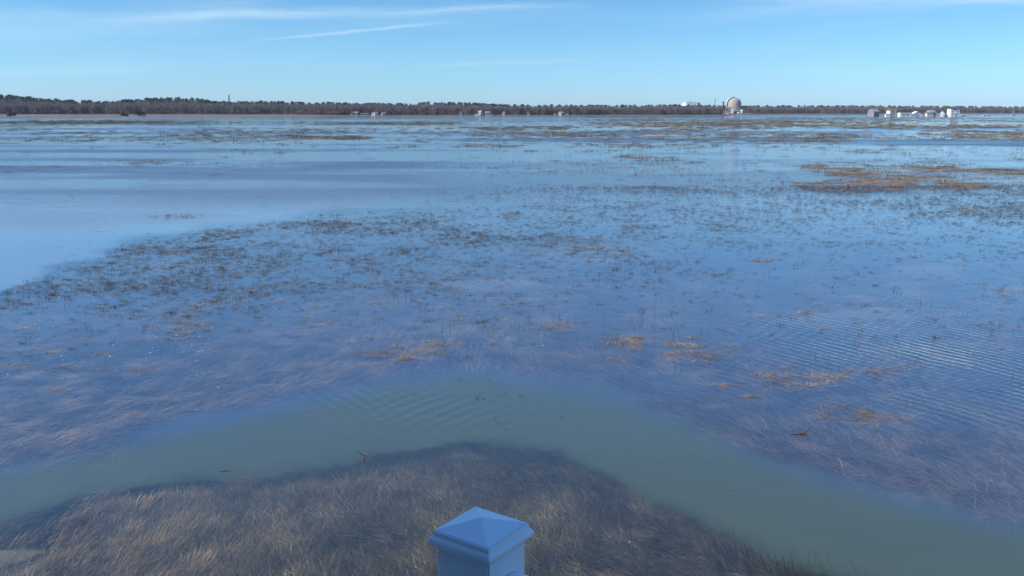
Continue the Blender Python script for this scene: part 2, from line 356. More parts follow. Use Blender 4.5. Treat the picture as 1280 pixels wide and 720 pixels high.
L.new(mth(nt, 'ADD', .02, mth(nt, 'MULTIPLY', A('rough'), .40)), gl.inputs['Roughness'])
df = nn(nt, 'ShaderNodeBsdfDiffuse')
mp = nn(nt, 'ShaderNodeMapping'); mp.inputs['Scale'].default_value = (.12, .5, 1); mp.inputs['Rotation'].default_value = (0, 0, R(-28)); L.new(P, mp.inputs[0])
slt = nn(nt, 'ShaderNodeTexNoise', Scale=1.0, Detail=6.0, Roughness=.6, Distortion=1.5); L.new(mp.outputs[0], slt.inputs[0])   # drifting silt
L.new(mixc(nt, A('teal'), mixc(nt, A('haze_sheen'), (.062, .104, .150), (.17, .235, .28)), mixc(nt, slt.outputs[0], (.062, .086, .056), (.082, .106, .064))), df.inputs['Color'])  # pale bay tone has the haze reflection put into the body colour
tr = nn(nt, 'ShaderNodeBsdfTransparent'); tr.inputs['Color'].default_value = (.93, .93, .88, 1)
cosg = mth(nt, 'MAXIMUM', mth(nt, 'ABSOLUTE', vmth(nt, 'DOT_PRODUCT', g.outputs['Incoming'], g.outputs['Normal'])), .04)
mk_ = mth(nt, 'SUBTRACT', 1.0, mth(nt, 'EXPONENT', mth(nt, 'MULTIPLY', mth(nt, 'DIVIDE', A('murk'), cosg), -1.0)), clamp=True)      # longer path through murky water at low angles
mx = nn(nt, 'ShaderNodeMixShader'); L.new(mk_, mx.inputs[0]); L.new(tr.outputs[0], mx.inputs[1]); L.new(df.outputs[0], mx.inputs[2])
mx2 = nn(nt, 'ShaderNodeMixShader'); L.new(mth(nt, 'MULTIPLY', frs, mth(nt, 'SUBTRACT', 1.0, mth(nt, 'MULTIPLY', A('rough'), .85))), mx2.inputs[0]); L.new(mx.outputs[0], mx2.inputs[1]); L.new(gl.outputs[0], mx2.inputs[2])
L.new(mx2.outputs[0], out.inputs['Surface'])
M['water'] = m

# ---------------------------------------------------------------- terrain and water sheets
def polar(nr, nc, py0=760., tail=True):
    ys = np.concatenate([[1200, 1000, 880], np.linspace(py0, 150, int(nr * .8)), np.linspace(149.2, 138.7, int(nr * .2))])
    d = H / np.tan(TILT + np.arctan((ys - 360) / F)); d = np.concatenate([[.3], d[d > .3], [3000, 4200]])
    az = np.concatenate([np.linspace(-180, -42, 24), np.linspace(-40, -31, 10), np.linspace(-30.6, 30.6, nc), np.linspace(31, 40, 10), np.linspace(42, 180, 24)[:-1]])
    return d, np.radians(az)
def sheet(name, nr, nc, zf, af, mt):
    d, az = polar(nr, nc); Dm, Am = np.meshgrid(d, az, indexing='ij')
    X = Dm * np.sin(Am) ; Y = Dm * np.cos(Am)
    # keep rows level with the picture: constant Y in front of the camera
    front = np.abs(Am) < R(41); Yf = Dm; Xf = Dm * np.tan(np.where(front, Am, 0)); X = np.where(front, Xf, X / math.cos(R(41))); Y = np.where(front, Yf, Y / math.cos(R(41)))
    Z = zf(X.ravel(), Y.ravel()).reshape(X.shape)
    n, k = X.shape; idx = np.arange(n * k).reshape(n, k)
    a = idx[:-1, :]; b_ = np.roll(idx, -1, axis=1)[:-1, :]; c = np.roll(idx, -1, axis=1)[1:, :]; e = idx[1:, :]
    Fq = np.stack([a, b_, c, e], -1).reshape(-1, 4)
    V = np.stack([X, Y, Z], -1).reshape(-1, 3)
    me = np_mesh(name, V, Fq, True, af(X.ravel(), Y.ravel(), Z.ravel()))
    return tag(link(name, me, mt), kind='structure')
def bed_attr(X, Y, Z):
    px, py = proj(X, Y)
    sand = sm(.5, .62, fbm(X * .3, Y * .3, 31, 3)) * sm(20, 3, np.abs(py - it(CL, px) - 14)) * .8 * sm(690, 600, np.maximum(px, 0)) 
    sand = np.maximum(sand, sm(60, 20, np.hypot(px - 20, (py - 685) * 1.6)) * .9)
    sand = np.maximum(sand, np.exp(-((py - it(CU, px) - 4) / 13) ** 2) * sm(640, 900, px) * (.35 + .8 * sm(.3, .6, fbm(X * .8, Y * .8, 33, 3))))
    D = shore_D(px); hay = sm(-.04, .22, Z) * sm(50, 90, Y) * (1 - .65 * sm(400, 700, Y))
    sand = np.maximum(sand, sm(-.2, 1.0, Z) * sm(60, 10, np.abs(Y - D + 15)) * sm(380, 430, px) * sm(760, 700, px))
    sand = np.maximum(sand, np.exp(-((py - it(CL, px) - 2) / 14) ** 2) * (.45 + .5 * sm(300, 360, px) * sm(560, 460, px)))
    return {'sand': sand, 'shore': sm(0, .3, Z) * sm(400, 650, Y), 'hay': np.maximum(hay * .8, tan_patch(px, py, X, Y) * .9)}
sheet('marsh_ground', 520, 420, bed, bed_attr, M['bed'])

def water_attr(X, Y, Z):
    px, py = proj(X, Y); zb = bed(X, Y); dep = np.maximum(-zb, 0)
    near = sm(4, 42, py - it(CL, px)); murk = np.maximum(dep - .06, 0) * (1.7 - 1.05 * near - .8 * sm(60, 30, Y) * (1 - near) * sm(.8, .4, dep)) * .42
    teal = np.clip(sm(-1, .6, (py - it(CU, px)) / np.interp(px, [0, 600, 760, 1280], [14, 20, 34, 34])) * sm(380, 460, py) + sm(158, 150, py) * .6, 0, 1)
    nA = fbm(X * .09 + 2, Y * .12, 41, 3)
    rip = np.exp(-((px - 1230) / 260) ** 2 - ((py - 455) / 80) ** 2) * 1.2 + np.exp(-((px - 470 - (py - 500) * 1.6) / 130) ** 2 - ((py - 510) / 34) ** 2) * .7
    rip += np.exp(-((px - 900) / 200) ** 2 - ((py - 410) / 40) ** 2) * .45 + np.exp(-((px - 830) / 170) ** 2 - ((py - 570) / 50) ** 2) * .16
    rip = np.clip(rip, 0, 1.1) * sm(.28, .6, nA) * 1.1
    rip *= sm(70, 34, Y) 
    nB = fbm(X * .05, Y * .06, 44, 3)
    small = (.10 + .30 * sm(.35, .7, nB)) * sm(120, 40, Y) * (1 - .55 * channel(px, py))
    # wind-ruffled bands further out
    wk = sm(90, 230, Y); nC = (1 - wk) * (.55 * fbm(X * .022 + Y * .01, Y * .10, 55, 4) + .45 * fbm(X * .012, Y * .034, 52, 4)) + wk * fbm(X * .011 + Y * .004, Y * .05, 52, 4); nD = fbm(X * .006, Y * .012, 61, 4)
    wd = .5 * sm(180, 300, Y); band = (1 - wd) * nC + wd * nD + .10 * (fbm(X * .05, Y * .3, 63, 3) - .5)
    ruf = sm(.53, .68, band) * sm(42, 75, Y)
    dark = np.exp(-((px - 330) / 230) ** 2 - ((py - 246 + (px - 330) * .02) / 11) ** 2) + .7 * np.exp(-((px - 60) / 90) ** 2 - ((py - 281) / 9) ** 2)
    light = np.exp(-((px - 300) / 330) ** 2 - ((py - 283 + (px - 300) * .10) / 12) ** 2) + np.exp(-((px - 400) / 90) ** 2 - ((py - 241) / 4) ** 2)
    ruf = np.clip(ruf * (1 - light) * (1 - .75 * sm(186, 196, py) * sm(470, 600, px)) + dark, 0, 1)
    haze_sheen = bayf(px, py) * sm(235, 285, py) * sm(640, 420, px) + .35 * bayf(px, py) * sm(700, 500, px)  # where the bay colour is paled to imitate reflected bright haze
    return {'haze_sheen': np.clip(haze_sheen, 0, 1), 'murk': murk, 'teal': np.maximum(teal, near), 'ripple': rip, 'small': small, 'rough': ruf * .55 + .09 * sm(50, 120, Y) + .10 * sm(350, 700, Y), 'far': ruf * sm(40, 90, Y) * sm(500, 150, Y) + .20 * sm(40, 75, Y) * sm(500, 150, Y)}
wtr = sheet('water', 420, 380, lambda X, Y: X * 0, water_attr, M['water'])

# ---------------------------------------------------------------- plant clumps
def blades(n, rad, length, lean, width, z0=0., dirspread=1.0, curl=.6, seed=0, flat=0.0, segs=3, ell=1.0, up=1.0):
    """n tapered blades growing from a disc and leaning mostly to +x"""
    r = np.random.default_rng(seed); V = []; Fc = []; T = []
    for i in range(n):
        a = r.uniform(0, 2 * math.pi); q = rad * math.sqrt(r.uniform()); bx, by = q * math.cos(a), q * math.sin(a) * ell
        d = r.normal(0, dirspread); dx, dy = math.cos(d), math.sin(d)
        le = length * r.uniform(.55, 1.25); ln = lean * r.uniform(.6, 1.25); w = width * r.uniform(.6, 1.3); tone = r.uniform() ** 1.3
        wx, wy = -dy, dx; k0 = len(V); x, y, z = bx, by, z0 + r.uniform(-.02, .02); ang = ln * .4
        sd = r.uniform(-.3, .3)
        for k in range(segs + 1):
            t = k / segs; ww = w * (1 - t) ** .7 * .5 if k < segs else w * .12
            tilt = r.uniform(-.4, .4)
            V += [(x - wx * ww, y - wy * ww, z - tilt * ww), (x + wx * ww, y + wy * ww, z + tilt * ww)]; T += [tone * (.75 + .35 * t)] * 2
            st = le / segs; ang = min(ln * (.5 + curl * t), 1.62)
            x += dx * st * math.sin(ang) - dy * sd * st; y += dy * st * math.sin(ang) + dx * sd * st; z += max(math.cos(ang), -.1) * st * up
            if flat: z = z0 + (z - z0) * (1 - flat)
        Fc += [(k0 + 2 * k, k0 + 2 * k + 1, k0 + 2 * k + 3, k0 + 2 * k + 2) for k in range(segs)]
    return np_mesh('clump', np.array(V), np.array(Fc), False, {'tone': np.clip(np.array(T), 0, 1)})
def variants(cname, meshes, mt):
    c = bpy.data.collections.new(cname)
    for i, me in enumerate(meshes):
        me.materials.append(mt); o = bpy.data.objects.new(f'{cname}_{i}', me); c.objects.link(o)
    return c
def gn_group():
    ng = bpy.data.node_groups.new('scatter', 'GeometryNodeTree')
    ng.interface.new_socket('Geometry', in_out='INPUT', socket_type='NodeSocketGeometry')
    ng.interface.new_socket('Coll', in_out='INPUT', socket_type='NodeSocketCollection')
    ng.interface.new_socket('Geometry', in_out='OUTPUT', socket_type='NodeSocketGeometry')
    a = ng.nodes.new; gi = a('NodeGroupInput'); go = a('NodeGroupOutput')
    ci = a('GeometryNodeCollectionInfo'); ci.inputs['Separate Children'].default_value = True; ci.inputs['Reset Children'].default_value = True
    ip = a('GeometryNodeInstanceOnPoints'); ip.inputs['Pick Instance'].default_value = True
    def na(n, t):
        q = a('GeometryNodeInputNamedAttribute'); q.data_type = t; q.inputs[0].default_value = n
        return next(o for o in q.outputs if o.enabled and o.name == 'Attribute')
    l = ng.links.new
    l(gi.outputs[0], ip.inputs['Points']); l(gi.outputs[1], ci.inputs[0]); l(ci.outputs[0], ip.inputs['Instance'])
    l(na('pick', 'INT'), ip.inputs['Instance Index']); l(na('scl', 'FLOAT_VECTOR'), ip.inputs['Scale'])
    e2r = a('FunctionNodeEulerToRotation'); l(na('rot', 'FLOAT_VECTOR'), e2r.inputs[0]); l(e2r.outputs[0], ip.inputs['Rotation'])
    l(ip.outputs[0], go.inputs[0]); return ng
NG = gn_group()
def scatter(name, P, rot, scl, coll, label, cat):
    n = len(P); me = bpy.data.meshes.new(name); me.vertices.add(n); me.vertices.foreach_set('co', P.astype(np.float32).ravel())
    me.attributes.new('rot', 'FLOAT_VECTOR', 'POINT').data.foreach_set('vector', rot.astype(np.float32).ravel())
    me.attributes.new('scl', 'FLOAT_VECTOR', 'POINT').data.foreach_set('vector', scl.astype(np.float32).ravel())
    me.attributes.new('pick', 'INT', 'POINT').data.foreach_set('value', rng.integers(0, len(coll.objects), n).astype(np.int32))
    o = link(name, me, None); tag(o, label, cat, kind='stuff')
    md = o.modifiers.new('scatter', 'NODES'); md.node_group = NG
    sid = [i.identifier for i in NG.interface.items_tree if i.name == 'Coll'][0]; md[sid] = coll
    print('scatter', name, n); return o
def cand(y0, y1, dens, x0=-60, x1=1340):
    """random ground points between two picture rows, dens per square metre"""
    Ya, Yb = Yg(y1), Yg(y0); half = max(abs(x0 - 640), abs(x1 - 640)) / F
    area = half * 2 * (Yb ** 2 - Ya ** 2) / 2; n = int(area * dens)
    Y = np.sqrt(rng.uniform(Ya ** 2, Yb ** 2, n)); X = Y * rng.uniform(-half, half, n)
    return X, Y, *proj(X, Y)
def rs(n, lo, hi, rz, tilt=.0, zs=None):
    s_ = rng.uniform(lo, hi, n); sc = np.stack([s_, s_, s_ if zs is None else s_ * zs], -1)
    return np.stack([rng.normal(0, tilt, n), rng.normal(0, tilt, n), rz], -1), sc

# sunken grass, near shoal in front of the deck
lay = variants('lying_grass', [blades(64, .18, .42, 1.42, .0105, dirspread=.45, seed=i) for i in range(6)], M['sub'])
X, Y, px, py = cand(545, 800, 60); zb = bed(X, Y)
k = (py > it(CL, px) - 12) & (zb > -1.5) & (rng.uniform(size=len(X)) < .35 + .65 * sm(.3, .6, fbm(X * .8, Y * .8, 71, 3)))
k &= rng.uniform(size=len(X)) > sm(60, 25, np.hypot(px - 20, (py - 685) * 1.6)) * .9
X, Y, px, py, zb = X[k], Y[k], px[k], py[k], zb[k]
flow = np.interp(px, [0, 250, 500, 700, 1000], [R(35), R(50), R(150), R(158), R(140)]) + (fbm(X * .35, Y * .35, 77, 3) - .5) * 3.2
rot, scl = rs(len(X), .65, 1.15, flow, .08); scl[:, 2] *= 1 + .9 * sm(860, 940, px) * sm(48, 15, py - it(CL, px)); scl[:, 2] *= np.interp(py, [560, 720, 800], [.6, .85, .95])
scatter('sunken_marsh_grass', np.stack([X, Y, np.maximum(zb, -.55)], -1), rot, scl, lay, 'brown flattened marsh grass under shallow water below the deck post', 'grass')

# sunken grass beyond the channel and on the left flat
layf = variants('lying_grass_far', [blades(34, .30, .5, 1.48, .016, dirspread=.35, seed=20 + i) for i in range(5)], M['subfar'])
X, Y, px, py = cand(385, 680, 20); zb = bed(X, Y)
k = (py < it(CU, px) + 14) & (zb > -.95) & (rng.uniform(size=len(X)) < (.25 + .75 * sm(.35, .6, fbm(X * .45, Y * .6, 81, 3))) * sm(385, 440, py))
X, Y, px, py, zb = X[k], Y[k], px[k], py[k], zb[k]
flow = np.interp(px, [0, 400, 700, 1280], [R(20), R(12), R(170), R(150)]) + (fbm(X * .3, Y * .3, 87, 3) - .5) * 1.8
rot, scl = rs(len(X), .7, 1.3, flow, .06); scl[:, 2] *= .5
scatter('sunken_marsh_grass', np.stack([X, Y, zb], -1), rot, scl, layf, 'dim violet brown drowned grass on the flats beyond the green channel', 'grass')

# tips of grass that just break the surface
tipv = variants('grass_tips', [blades(15, .26, .26, 1.25, .015, dirspread=1.6, seed=40 + i, segs=2, curl=.9, ell=.35) for i in range(7)], M['tip'])
def tips_density(px, py, X, Y):
    e = py - it(BAY, px); a = sm(-6, 14, e) * sm(456, 392, py) * np.interp(px, [0, 100, 500, 640, 760, 900, 1280], [.75, 1.0, 1.0, .8, .45, .22, .22])
    a *= np.interp(py, [255, 300, 350, 390, 440], [.9, 1, .9, .7, .4])
    b = sm(640, 760, px) * sm(200, 225, py) * sm(360, 300, py) * .42
    c = sm(262, 240, py) * .32
    cl = fbm(X * .55, Y * .42, 91, 4); cl2 = fbm(X * .09, Y * .12, 95, 3)
    d = np.maximum(np.maximum(a, b), c) * (.24 + .85 * sm(.38, .68, cl)) * (.5 + .9 * sm(.35, .65, cl2)) * .85
    m, hh = marsh_mask(px, py, X, Y)
    return np.maximum(d * (1 - bayf(px, py) * .93), m * .9)
X, Y, px, py = cand(232, 470, 44.0); dn = tips_density(px, py, X, Y)
k = rng.uniform(size=len(X)) < dn; X, Y, px, py = X[k], Y[k], px[k], py[k]
rot, scl = rs(len(X), .32, .8, rng.uniform(-.5, .5, len(X)) + np.where(rng.uniform(size=len(X)) < .5, 0, math.pi), .05); scl[:, 2] *= rng.uniform(.4, .95, len(X))
scatter('marsh_grass_tips', np.stack([X, Y, np.full(len(X), -.03)], -1), rot, scl, tipv, 'dark broken tips of drowned grass peppering the middle water', 'grass')

tipw = variants('grass_tufts_far', [blades(40, 1.0, .32, .8, .045, dirspread=2.5, seed=60 + i, segs=2, curl=.8, ell=.6) for i in range(6)], M['tipfar'])
def far_density(px, py, X, Y):
    n1 = fbm(X * .045, Y * .05, 101, 4); n2 = fbm(X * .012, Y * .012, 103, 4); n3 = fbm(X * .2, Y * .14, 105, 3)
    d = (.08 + sm(.44, .60, n2 * .55 + n1 * .45)) * (.3 + .7 * sm(.4, .6, n3)) * .62 * np.interp(px, [0, 640, 800, 1280], [.55, .6, 1, 1.25])
    d *= np.where(px < 700, .25 + .75 * sm(232, 205, py), sm(250, 215, py))
    m, hh = marsh_mask(px, py, X, Y)
    return np.maximum(d * (1 - bayf(px, py)), m * 1.2)
X, Y, px, py = cand(146.5, 255, 1.1); dn = far_density(px, py, X, Y) * np.interp(Y, [60, 120, 400, 800], [1, .7, .2, .06])
k = (rng.uniform(size=len(X)) < dn) & (Y < shore_D(px) - 60); X, Y, px, py = X[k], Y[k], px[k], py[k]
rot, scl = rs(len(X), .6, 1.3, rng.uniform(-.4, .4, len(X)), .03); gz = np.interp(Y, [60, 500], [1, 1.7]); scl *= gz[:, None]
scl[:, 2] *= rng.uniform(.45, 1.0, len(X)) * np.interp(Y, [60, 110, 200, 600], [.28, .38, .75, 1.1])
scatter('marsh_grass_tips', np.stack([X, Y, np.maximum(bed(X, Y) - .02, -.06)], -1), rot, scl, tipw, 'distant bands of brown grass standing in the flooded marsh', 'grass')

# straw of dead reed, sprinkled
strawv = variants('loose_straw', [blades(26, .30, .38, 1.5, .014, dirspread=2.0, seed=80 + i, flat=.75, segs=2, ell=.5) for i in range(5)], M['straw'])
SP = [(740, 309, 70, 9, 60), (955, 326, 14, 3, 10), (510, 438, 60, 12, 26), (790, 427, 30, 7, 18), (830, 445, 60, 10, 12), (985, 474, 60, 10, 16), (1075, 520, 60, 12, 8), (1090, 462, 60, 12, 14), (240, 408, 40, 10, 14), (700, 408, 40, 7, 14), (150, 330, 120, 30, 16), (330, 340, 200, 50, 70), (560, 380, 160, 40, 20), (700, 300, 120, 30, 24), (1040, 375, 150, 60, 16), (860, 440, 40, 10, 12), (1150, 222, 120, 12, 260), (1050, 211, 110, 5, 200), (1230, 262, 60, 12, 60), (120, 430, 160, 40, 22)]
pts = [(rng.normal(cx, rx * .6), rng.normal(cy, ry * .6)) for cx, cy, rx, ry, n in SP for _ in range(int(n * (2.4 if cy > 290 else 1.3)))]
pts = np.array(pts); Y = np.array([Yg(max(p, 190)) for p in pts[:, 1]]); X = (pts[:, 0] - 640) / F * (Y * math.cos(TILT) + H * math.sin(TILT))
rot, scl = rs(len(X), .5, 1.25, rng.uniform(-.5, .5, len(X)), .04); scl[:, 2] *= .7
scatter('floating_straw', np.stack([X, Y, rng.uniform(-.07, .005, len(X))], -1), rot, scl, strawv, 'scattered tan straw of dead reed afloat on the marsh water', 'straw')

# upright dead stems
stv = variants('upright_stems', [blades(6, .25, .38, .25, .012, dirspread=3, seed=120 + i, segs=3, curl=.2) for i in range(4)], M['tip'])
pts = np.array([(rng.uniform(560, 860), rng.normal(408, 14)) for _ in range(46)] + [(rng.uniform(60, 700), rng.uniform(300, 400)) for _ in range(60)] + [(rng.uniform(750, 1280), rng.uniform(290, 480)) for _ in range(60)])
Y = np.array([Yg(p) for p in pts[:, 1]]); X = (pts[:, 0] - 640) / F * (Y * math.cos(TILT) + H * math.sin(TILT))
rot, scl = rs(len(X), .5, 1.1, rng.uniform(-3, 3, len(X)), .1)
scatter('dead_stems', np.stack([X, Y, np.full(len(X), -.12)], -1), rot, scl, stv, 'thin dead stems standing upright out of the open water', 'reeds')

# green weed rising in the channel
wv = variants('weed', [blades(12, .40, .34, .9, .017, dirspread=3, seed=140 + i, segs=3) for i in range(4)], M['green'])
pts = np.array([(rng.normal(535, 85), rng.normal(485, 15)) for _ in range(70)] + [(rng.normal(640, 40), rng.normal(515, 12)) for _ in range(30)])
Y = np.array([Yg(p) for p in pts[:, 1]]); X = (pts[:, 0] - 640) / F * (Y * math.cos(TILT) + H * math.sin(TILT))
rot, scl = rs(len(X), .5, 1.3, rng.uniform(-3, 3, len(X)), .05); scl[:, 2] *= .16
scatter('water_weed', np.stack([X, Y, np.full(len(X), -.055)], -1), rot, scl, wv, 'dark green weed under the rippled middle of the channel', 'weed')

# white flecks that stand in for sun glints on wet blades
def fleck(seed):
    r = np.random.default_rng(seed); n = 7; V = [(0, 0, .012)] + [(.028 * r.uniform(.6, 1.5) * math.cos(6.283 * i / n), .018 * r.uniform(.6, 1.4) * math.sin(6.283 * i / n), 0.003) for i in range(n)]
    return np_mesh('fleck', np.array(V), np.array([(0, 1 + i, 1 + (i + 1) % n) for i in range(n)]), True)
fv = variants('glint', [fleck(i) for i in range(4)], M['glint'])
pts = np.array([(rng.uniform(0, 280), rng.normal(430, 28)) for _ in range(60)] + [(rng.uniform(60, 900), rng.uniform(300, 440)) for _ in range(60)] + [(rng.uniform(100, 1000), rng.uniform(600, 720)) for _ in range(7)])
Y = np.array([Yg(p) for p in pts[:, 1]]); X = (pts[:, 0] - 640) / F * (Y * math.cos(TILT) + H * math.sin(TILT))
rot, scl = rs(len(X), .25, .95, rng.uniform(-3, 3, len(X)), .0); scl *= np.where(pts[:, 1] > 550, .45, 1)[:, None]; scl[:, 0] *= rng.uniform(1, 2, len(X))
scatter('glint_flecks', np.stack([X, Y, np.full(len(X), .002)], -1), rot, scl, fv, 'small white flecks painted as sun glints over the left flats', 'glint')

# ---------------------------------------------------------------- single floating clumps and driftwood
def ground_pt(px, py, z=0.0):
    Y = Yg(py, z); return Vector((Xat(px, Y, z), Y, z))
def raft(px, py, w, n, label, seed, hgt=.05):
    """one floating clump of dead reed"""
    p = ground_pt(px, py); r = np.random.default_rng(seed)
    me = blades(n, w, .34, 1.45, .017, dirspread=.7, seed=seed, flat=.35, segs=3, ell=.5)
    V = np.empty(len(me.vertices) * 3); me.vertices.foreach_get('co', V); V = V.reshape(-1, 3)
    cl_ = r.normal(0, 1, (7, 2)) * (w * .75, w * .22); ci_ = r.integers(0, 7, n); sz = 8
    for b_i in range(n): V[b_i * sz:(b_i + 1) * sz, :2] = V[b_i * sz:(b_i + 1) * sz, :2] * (.55, .5) + cl_[ci_[b_i]]
    V[:, 2] = V[:, 2] * .55 + hgt * np.clip(1 - np.hypot(V[:, 0], V[:, 1] * 2) / (w * 1.2), -.4, 1) - .018
    me.vertices.foreach_set('co', V.ravel()); me.update()
    o = link('reed_clump', me, M['straw']); o.location = p; o.rotation_euler = (0, 0, r.uniform(-.3, .3))
    return tag(o, label, 'reed clump', 'floating clumps of dead reed')
raft(1007, 392, .40, 190, 'pale straw clump alone on blue water, upper left of the rippled patch', 201, .10)
raft(953, 326, .48, 190, 'orange straw clump, farther of two lone clumps on open water right of centre', 202, .10)
raft(1262, 367, .50, 180, 'dark clump with reddish lump at the right edge of the water', 203, .14)
raft(858, 432, .48, 220, 'large golden straw clump where the flats meet the channel, right of centre', 204, .08)
raft(792, 424, .42, 160, 'low orange straw clump beside upright stems, just left of the golden clump', 205, .06)
raft(508, 449, .36, 160, 'orange streak of straw above the rippled middle of the channel', 206, .03)
raft(952, 470, .34, 130, 'dark tipped orange clump on the near flats right of the green channel', 207, .06)
raft(1010, 480, .40, 130, 'flat yellow straw patch just right of the dark tipped orange clump', 208, .02)
raft(902, 481, .24, 80, 'tiny tan tuft on the flats left of the dark tipped orange clump', 209, .05)
raft(938, 497, .26, 80, 'small tan tuft below the dark tipped orange clump', 210, .04)
raft(1032, 411, .25, 70, 'small straw tuft drifting just below the pale lone clump', 211, .04)
raft(893, 342, .5, 150, 'dark brown clump on blue water left of the lone orange clump', 212, .06)

def drift(px, py, bits, label, name='driftwood'):
    p = ground_pt(px, py); mb = MB()
    for (x0, y0, z0, x1, y1, z1, r0, r1) in bits: mb.tube((x0, y0, z0), (x1, y1, z1), r0, r1, 6)
    o = mb.obj(name, M['wood']); o.location = p
    return tag(o, label, 'driftwood')
drift(455, 574, [(-.05, 0, -.2, .0, .05, .08, .012, .010), (0, .05, .05, .16, .1, .2, .010, .005), (0, .05, .05, -.16, .02, .17, .009, .004), (-.16, .02, .17, -.24, .05, .18, .005, .003), (0, 0, -.02, -.10, .1, .12, .008, .004), (.05, 0, -.05, .2, -.05, .10, .008, .003), (-.05, 0, -.05, .06, -.08, .13, .008, .003), (.16, .1, .2, .2, .16, .26, .005, .003)], 'small dead branch poking up at the near edge of the channel, left of the post')
drift(281, 589, [(-.13, 0, .0, .03, .012, .02, .008, .012), (.03, .012, .02, .15, -.012, .003, .012, .006), (0, .012, .02, .024, .05, .06, .006, .003)], 'short stick floating along the near left edge of the channel')
drift(1003, 543, [(-.28, 0, .0, .05, .02, .03, .012, .022), (.05, .02, .03, .2, .1, .12, .02, .01), (.05, .02, .02, .22, -.02, .03, .016, .008)], 'forked pale stick lying on the dark flats right of the channel')
drift(612, 402, [(-.5, -.12, .0, -.1, 0, .04, .010, .015), (-.1, 0, .04, .18, .1, .12, .014, .008), (.18, .1, .12, .3, .14, .02, .008, .006)], 'long bent pale stick in the water above the channel bend')

# ---------------------------------------------------------------- post, rails, deck and house
U1 = Vector((.817, -.577, 0)); U2 = Vector((-.577, -.817, 0))       # along the two rails
PC = Vector((-.0435, 1.19, 0)); ZC = 6.4215                            # post axis, foot of the pyramid
angr = math.atan2(U1.y, U1.x)
post = empty('railing_post', (PC.x, PC.y, 5.32), angr); tag(post, 'pale blue vinyl railing corner post with a low pyramid cap at the bottom edge', 'railing post')
def ring_stack(mb, prof, close_top=None):
    """square rings (half side, z) joined into a moulding"""
    n0 = len(mb.v); k = 0; seg = 3
    rings = []
    for hs, z, rr in prof:
        pts = []
        for cx, cy, a0 in ((1, 1, 0), (-1, 1, 90), (-1, -1, 180), (1, -1, 270)):
            for j in range(seg + 1):
                a = R(a0 + 90 * j / seg); pts.append((cx * (hs - rr) + rr * math.cos(a), cy * (hs - rr) + rr * math.sin(a), z))
        rings.append(pts)
    m_ = len(rings[0]); V = [p for r_ in rings for p in r_]
    Fc = [(j * m_ + i, j * m_ + (i + 1) % m_, (j + 1) * m_ + (i + 1) % m_, (j + 1) * m_ + i) for j in range(len(rings) - 1) for i in range(m_)]
    mb.add(V, Fc); return rings
z5 = ZC - 5.32
b_ = MB(); ring_stack(b_, [(.0445, .02, .002), (.0445, z5 - .012, .002)]); sl = b_.obj('post_sleeve', M['paint'], post)
c_ = MB(); hs = .0470
prof = [(.0456, z5 - .0260, .001), (.0475, z5 - .0252, .0015), (.0515, z5 - .0225, .002), (.0537, z5 - .0190, .0025), (.0545, z5 - .0155, .003), (.0537, z5 - .0118, .0025), (.0515, z5 - .0088, .002), (.0495, z5 - .0072, .003), (.0492, z5 - .0068, .002), (.0488, z5 - .0010, .002), (hs, z5, .0012)]
rg = ring_stack(c_, prof); capm = c_.obj('cap_moulding', M['paint'], post, True)
try:
    capm.data.set_sharp_from_angle(angle=R(28))
except Exception: pass
p_ = MB(); r0 = [(hs, hs), (-hs, hs), (-hs, -hs), (hs, -hs)]
p_.add([(x, y, z5 + .0004) for x, y in r0] + [(0, 0, z5 + .0145)], [(0, 1, 4), (1, 2, 4), (2, 3, 4), (3, 0, 4)]); p_.obj('cap_pyramid', M['paint'], post)
g_ = MB(); g_.box(.0446, .0452, -.0425, -.0418, .05, z5 - .028); g_.obj('seam', M['darktrim'], post)
k_ = MB(); ring_stack(k_, [(.062, .0, .004), (.062, .035, .006), (.052, .05, .006)]); k_.obj('base_trim', M['paint'], post)
# rails: rounded top rail, bottom rail, balusters
def railing(direction, length, label):
    d = Vector(direction); ang = math.atan2(d.y, d.x)
    root = empty('railing', (PC.x + d.x * .045, PC.y + d.y * .045, 5.32), ang); tag(root, label, 'railing')
    top = z5 - .064; pr = []
    w = .029
    for j in range(9):
        a = math.pi * j / 8; pr.append((w * math.cos(a), top - .016 + .016 * math.sin(a)))
    pr += [(-w, top - .045), (-w * .7, top - .05), (-w * .7, top - .07), (w * .7, top - .07), (w * .7, top - .05), (w, top - .045)]
    n = len(pr); V = [(.004, y, z) for y, z in pr] + [(length, y, z) for y, z in pr]
    mb = MB(); mb.add(V, [tuple(range(n)), tuple(range(n, 2 * n))[::-1]] + [((i + 1) % n, i, n + i, n + (i + 1) % n) for i in range(n)])
    o = mb.obj('top_rail', M['paint'], root, False)
    fl = MB(); fr_ = [(y * 1.16, top - .03 + (z - top + .03) * 1.12) for y, z in pr]; V = [(.0015, y, z) for y, z in fr_] + [(.022, y, z) for y, z in fr_]
    fl.add(V, [tuple(range(n)), tuple(range(n, 2 * n))[::-1]] + [((i + 1) % n, i, n + i, n + (i + 1) % n) for i in range(n)]); fl.obj('rail_bracket', M['paint'], root)
    br = MB().box(.004, length, -.02, .02, .09, .13); br.obj('bottom_rail', M['paint'], root)
    bal = MB().box(-.016, .016, -.016, .016, .1305, top - .0705).mesh('baluster'); bal.materials.append(M['paint'])
    x = .12
    while x < length - .05:
        q = link('baluster', bal, None, root); q.location = (x, 0, 0); x += .115
railing(U1, 2.4, 'pale blue vinyl railing leading from the post toward the lower right')
railing(U2, 2.45, 'pale blue vinyl railing leading from the post back toward the house')
def AB(a, b, z): return PC + U1 * a + U2 * b + Vector((0, 0, z))
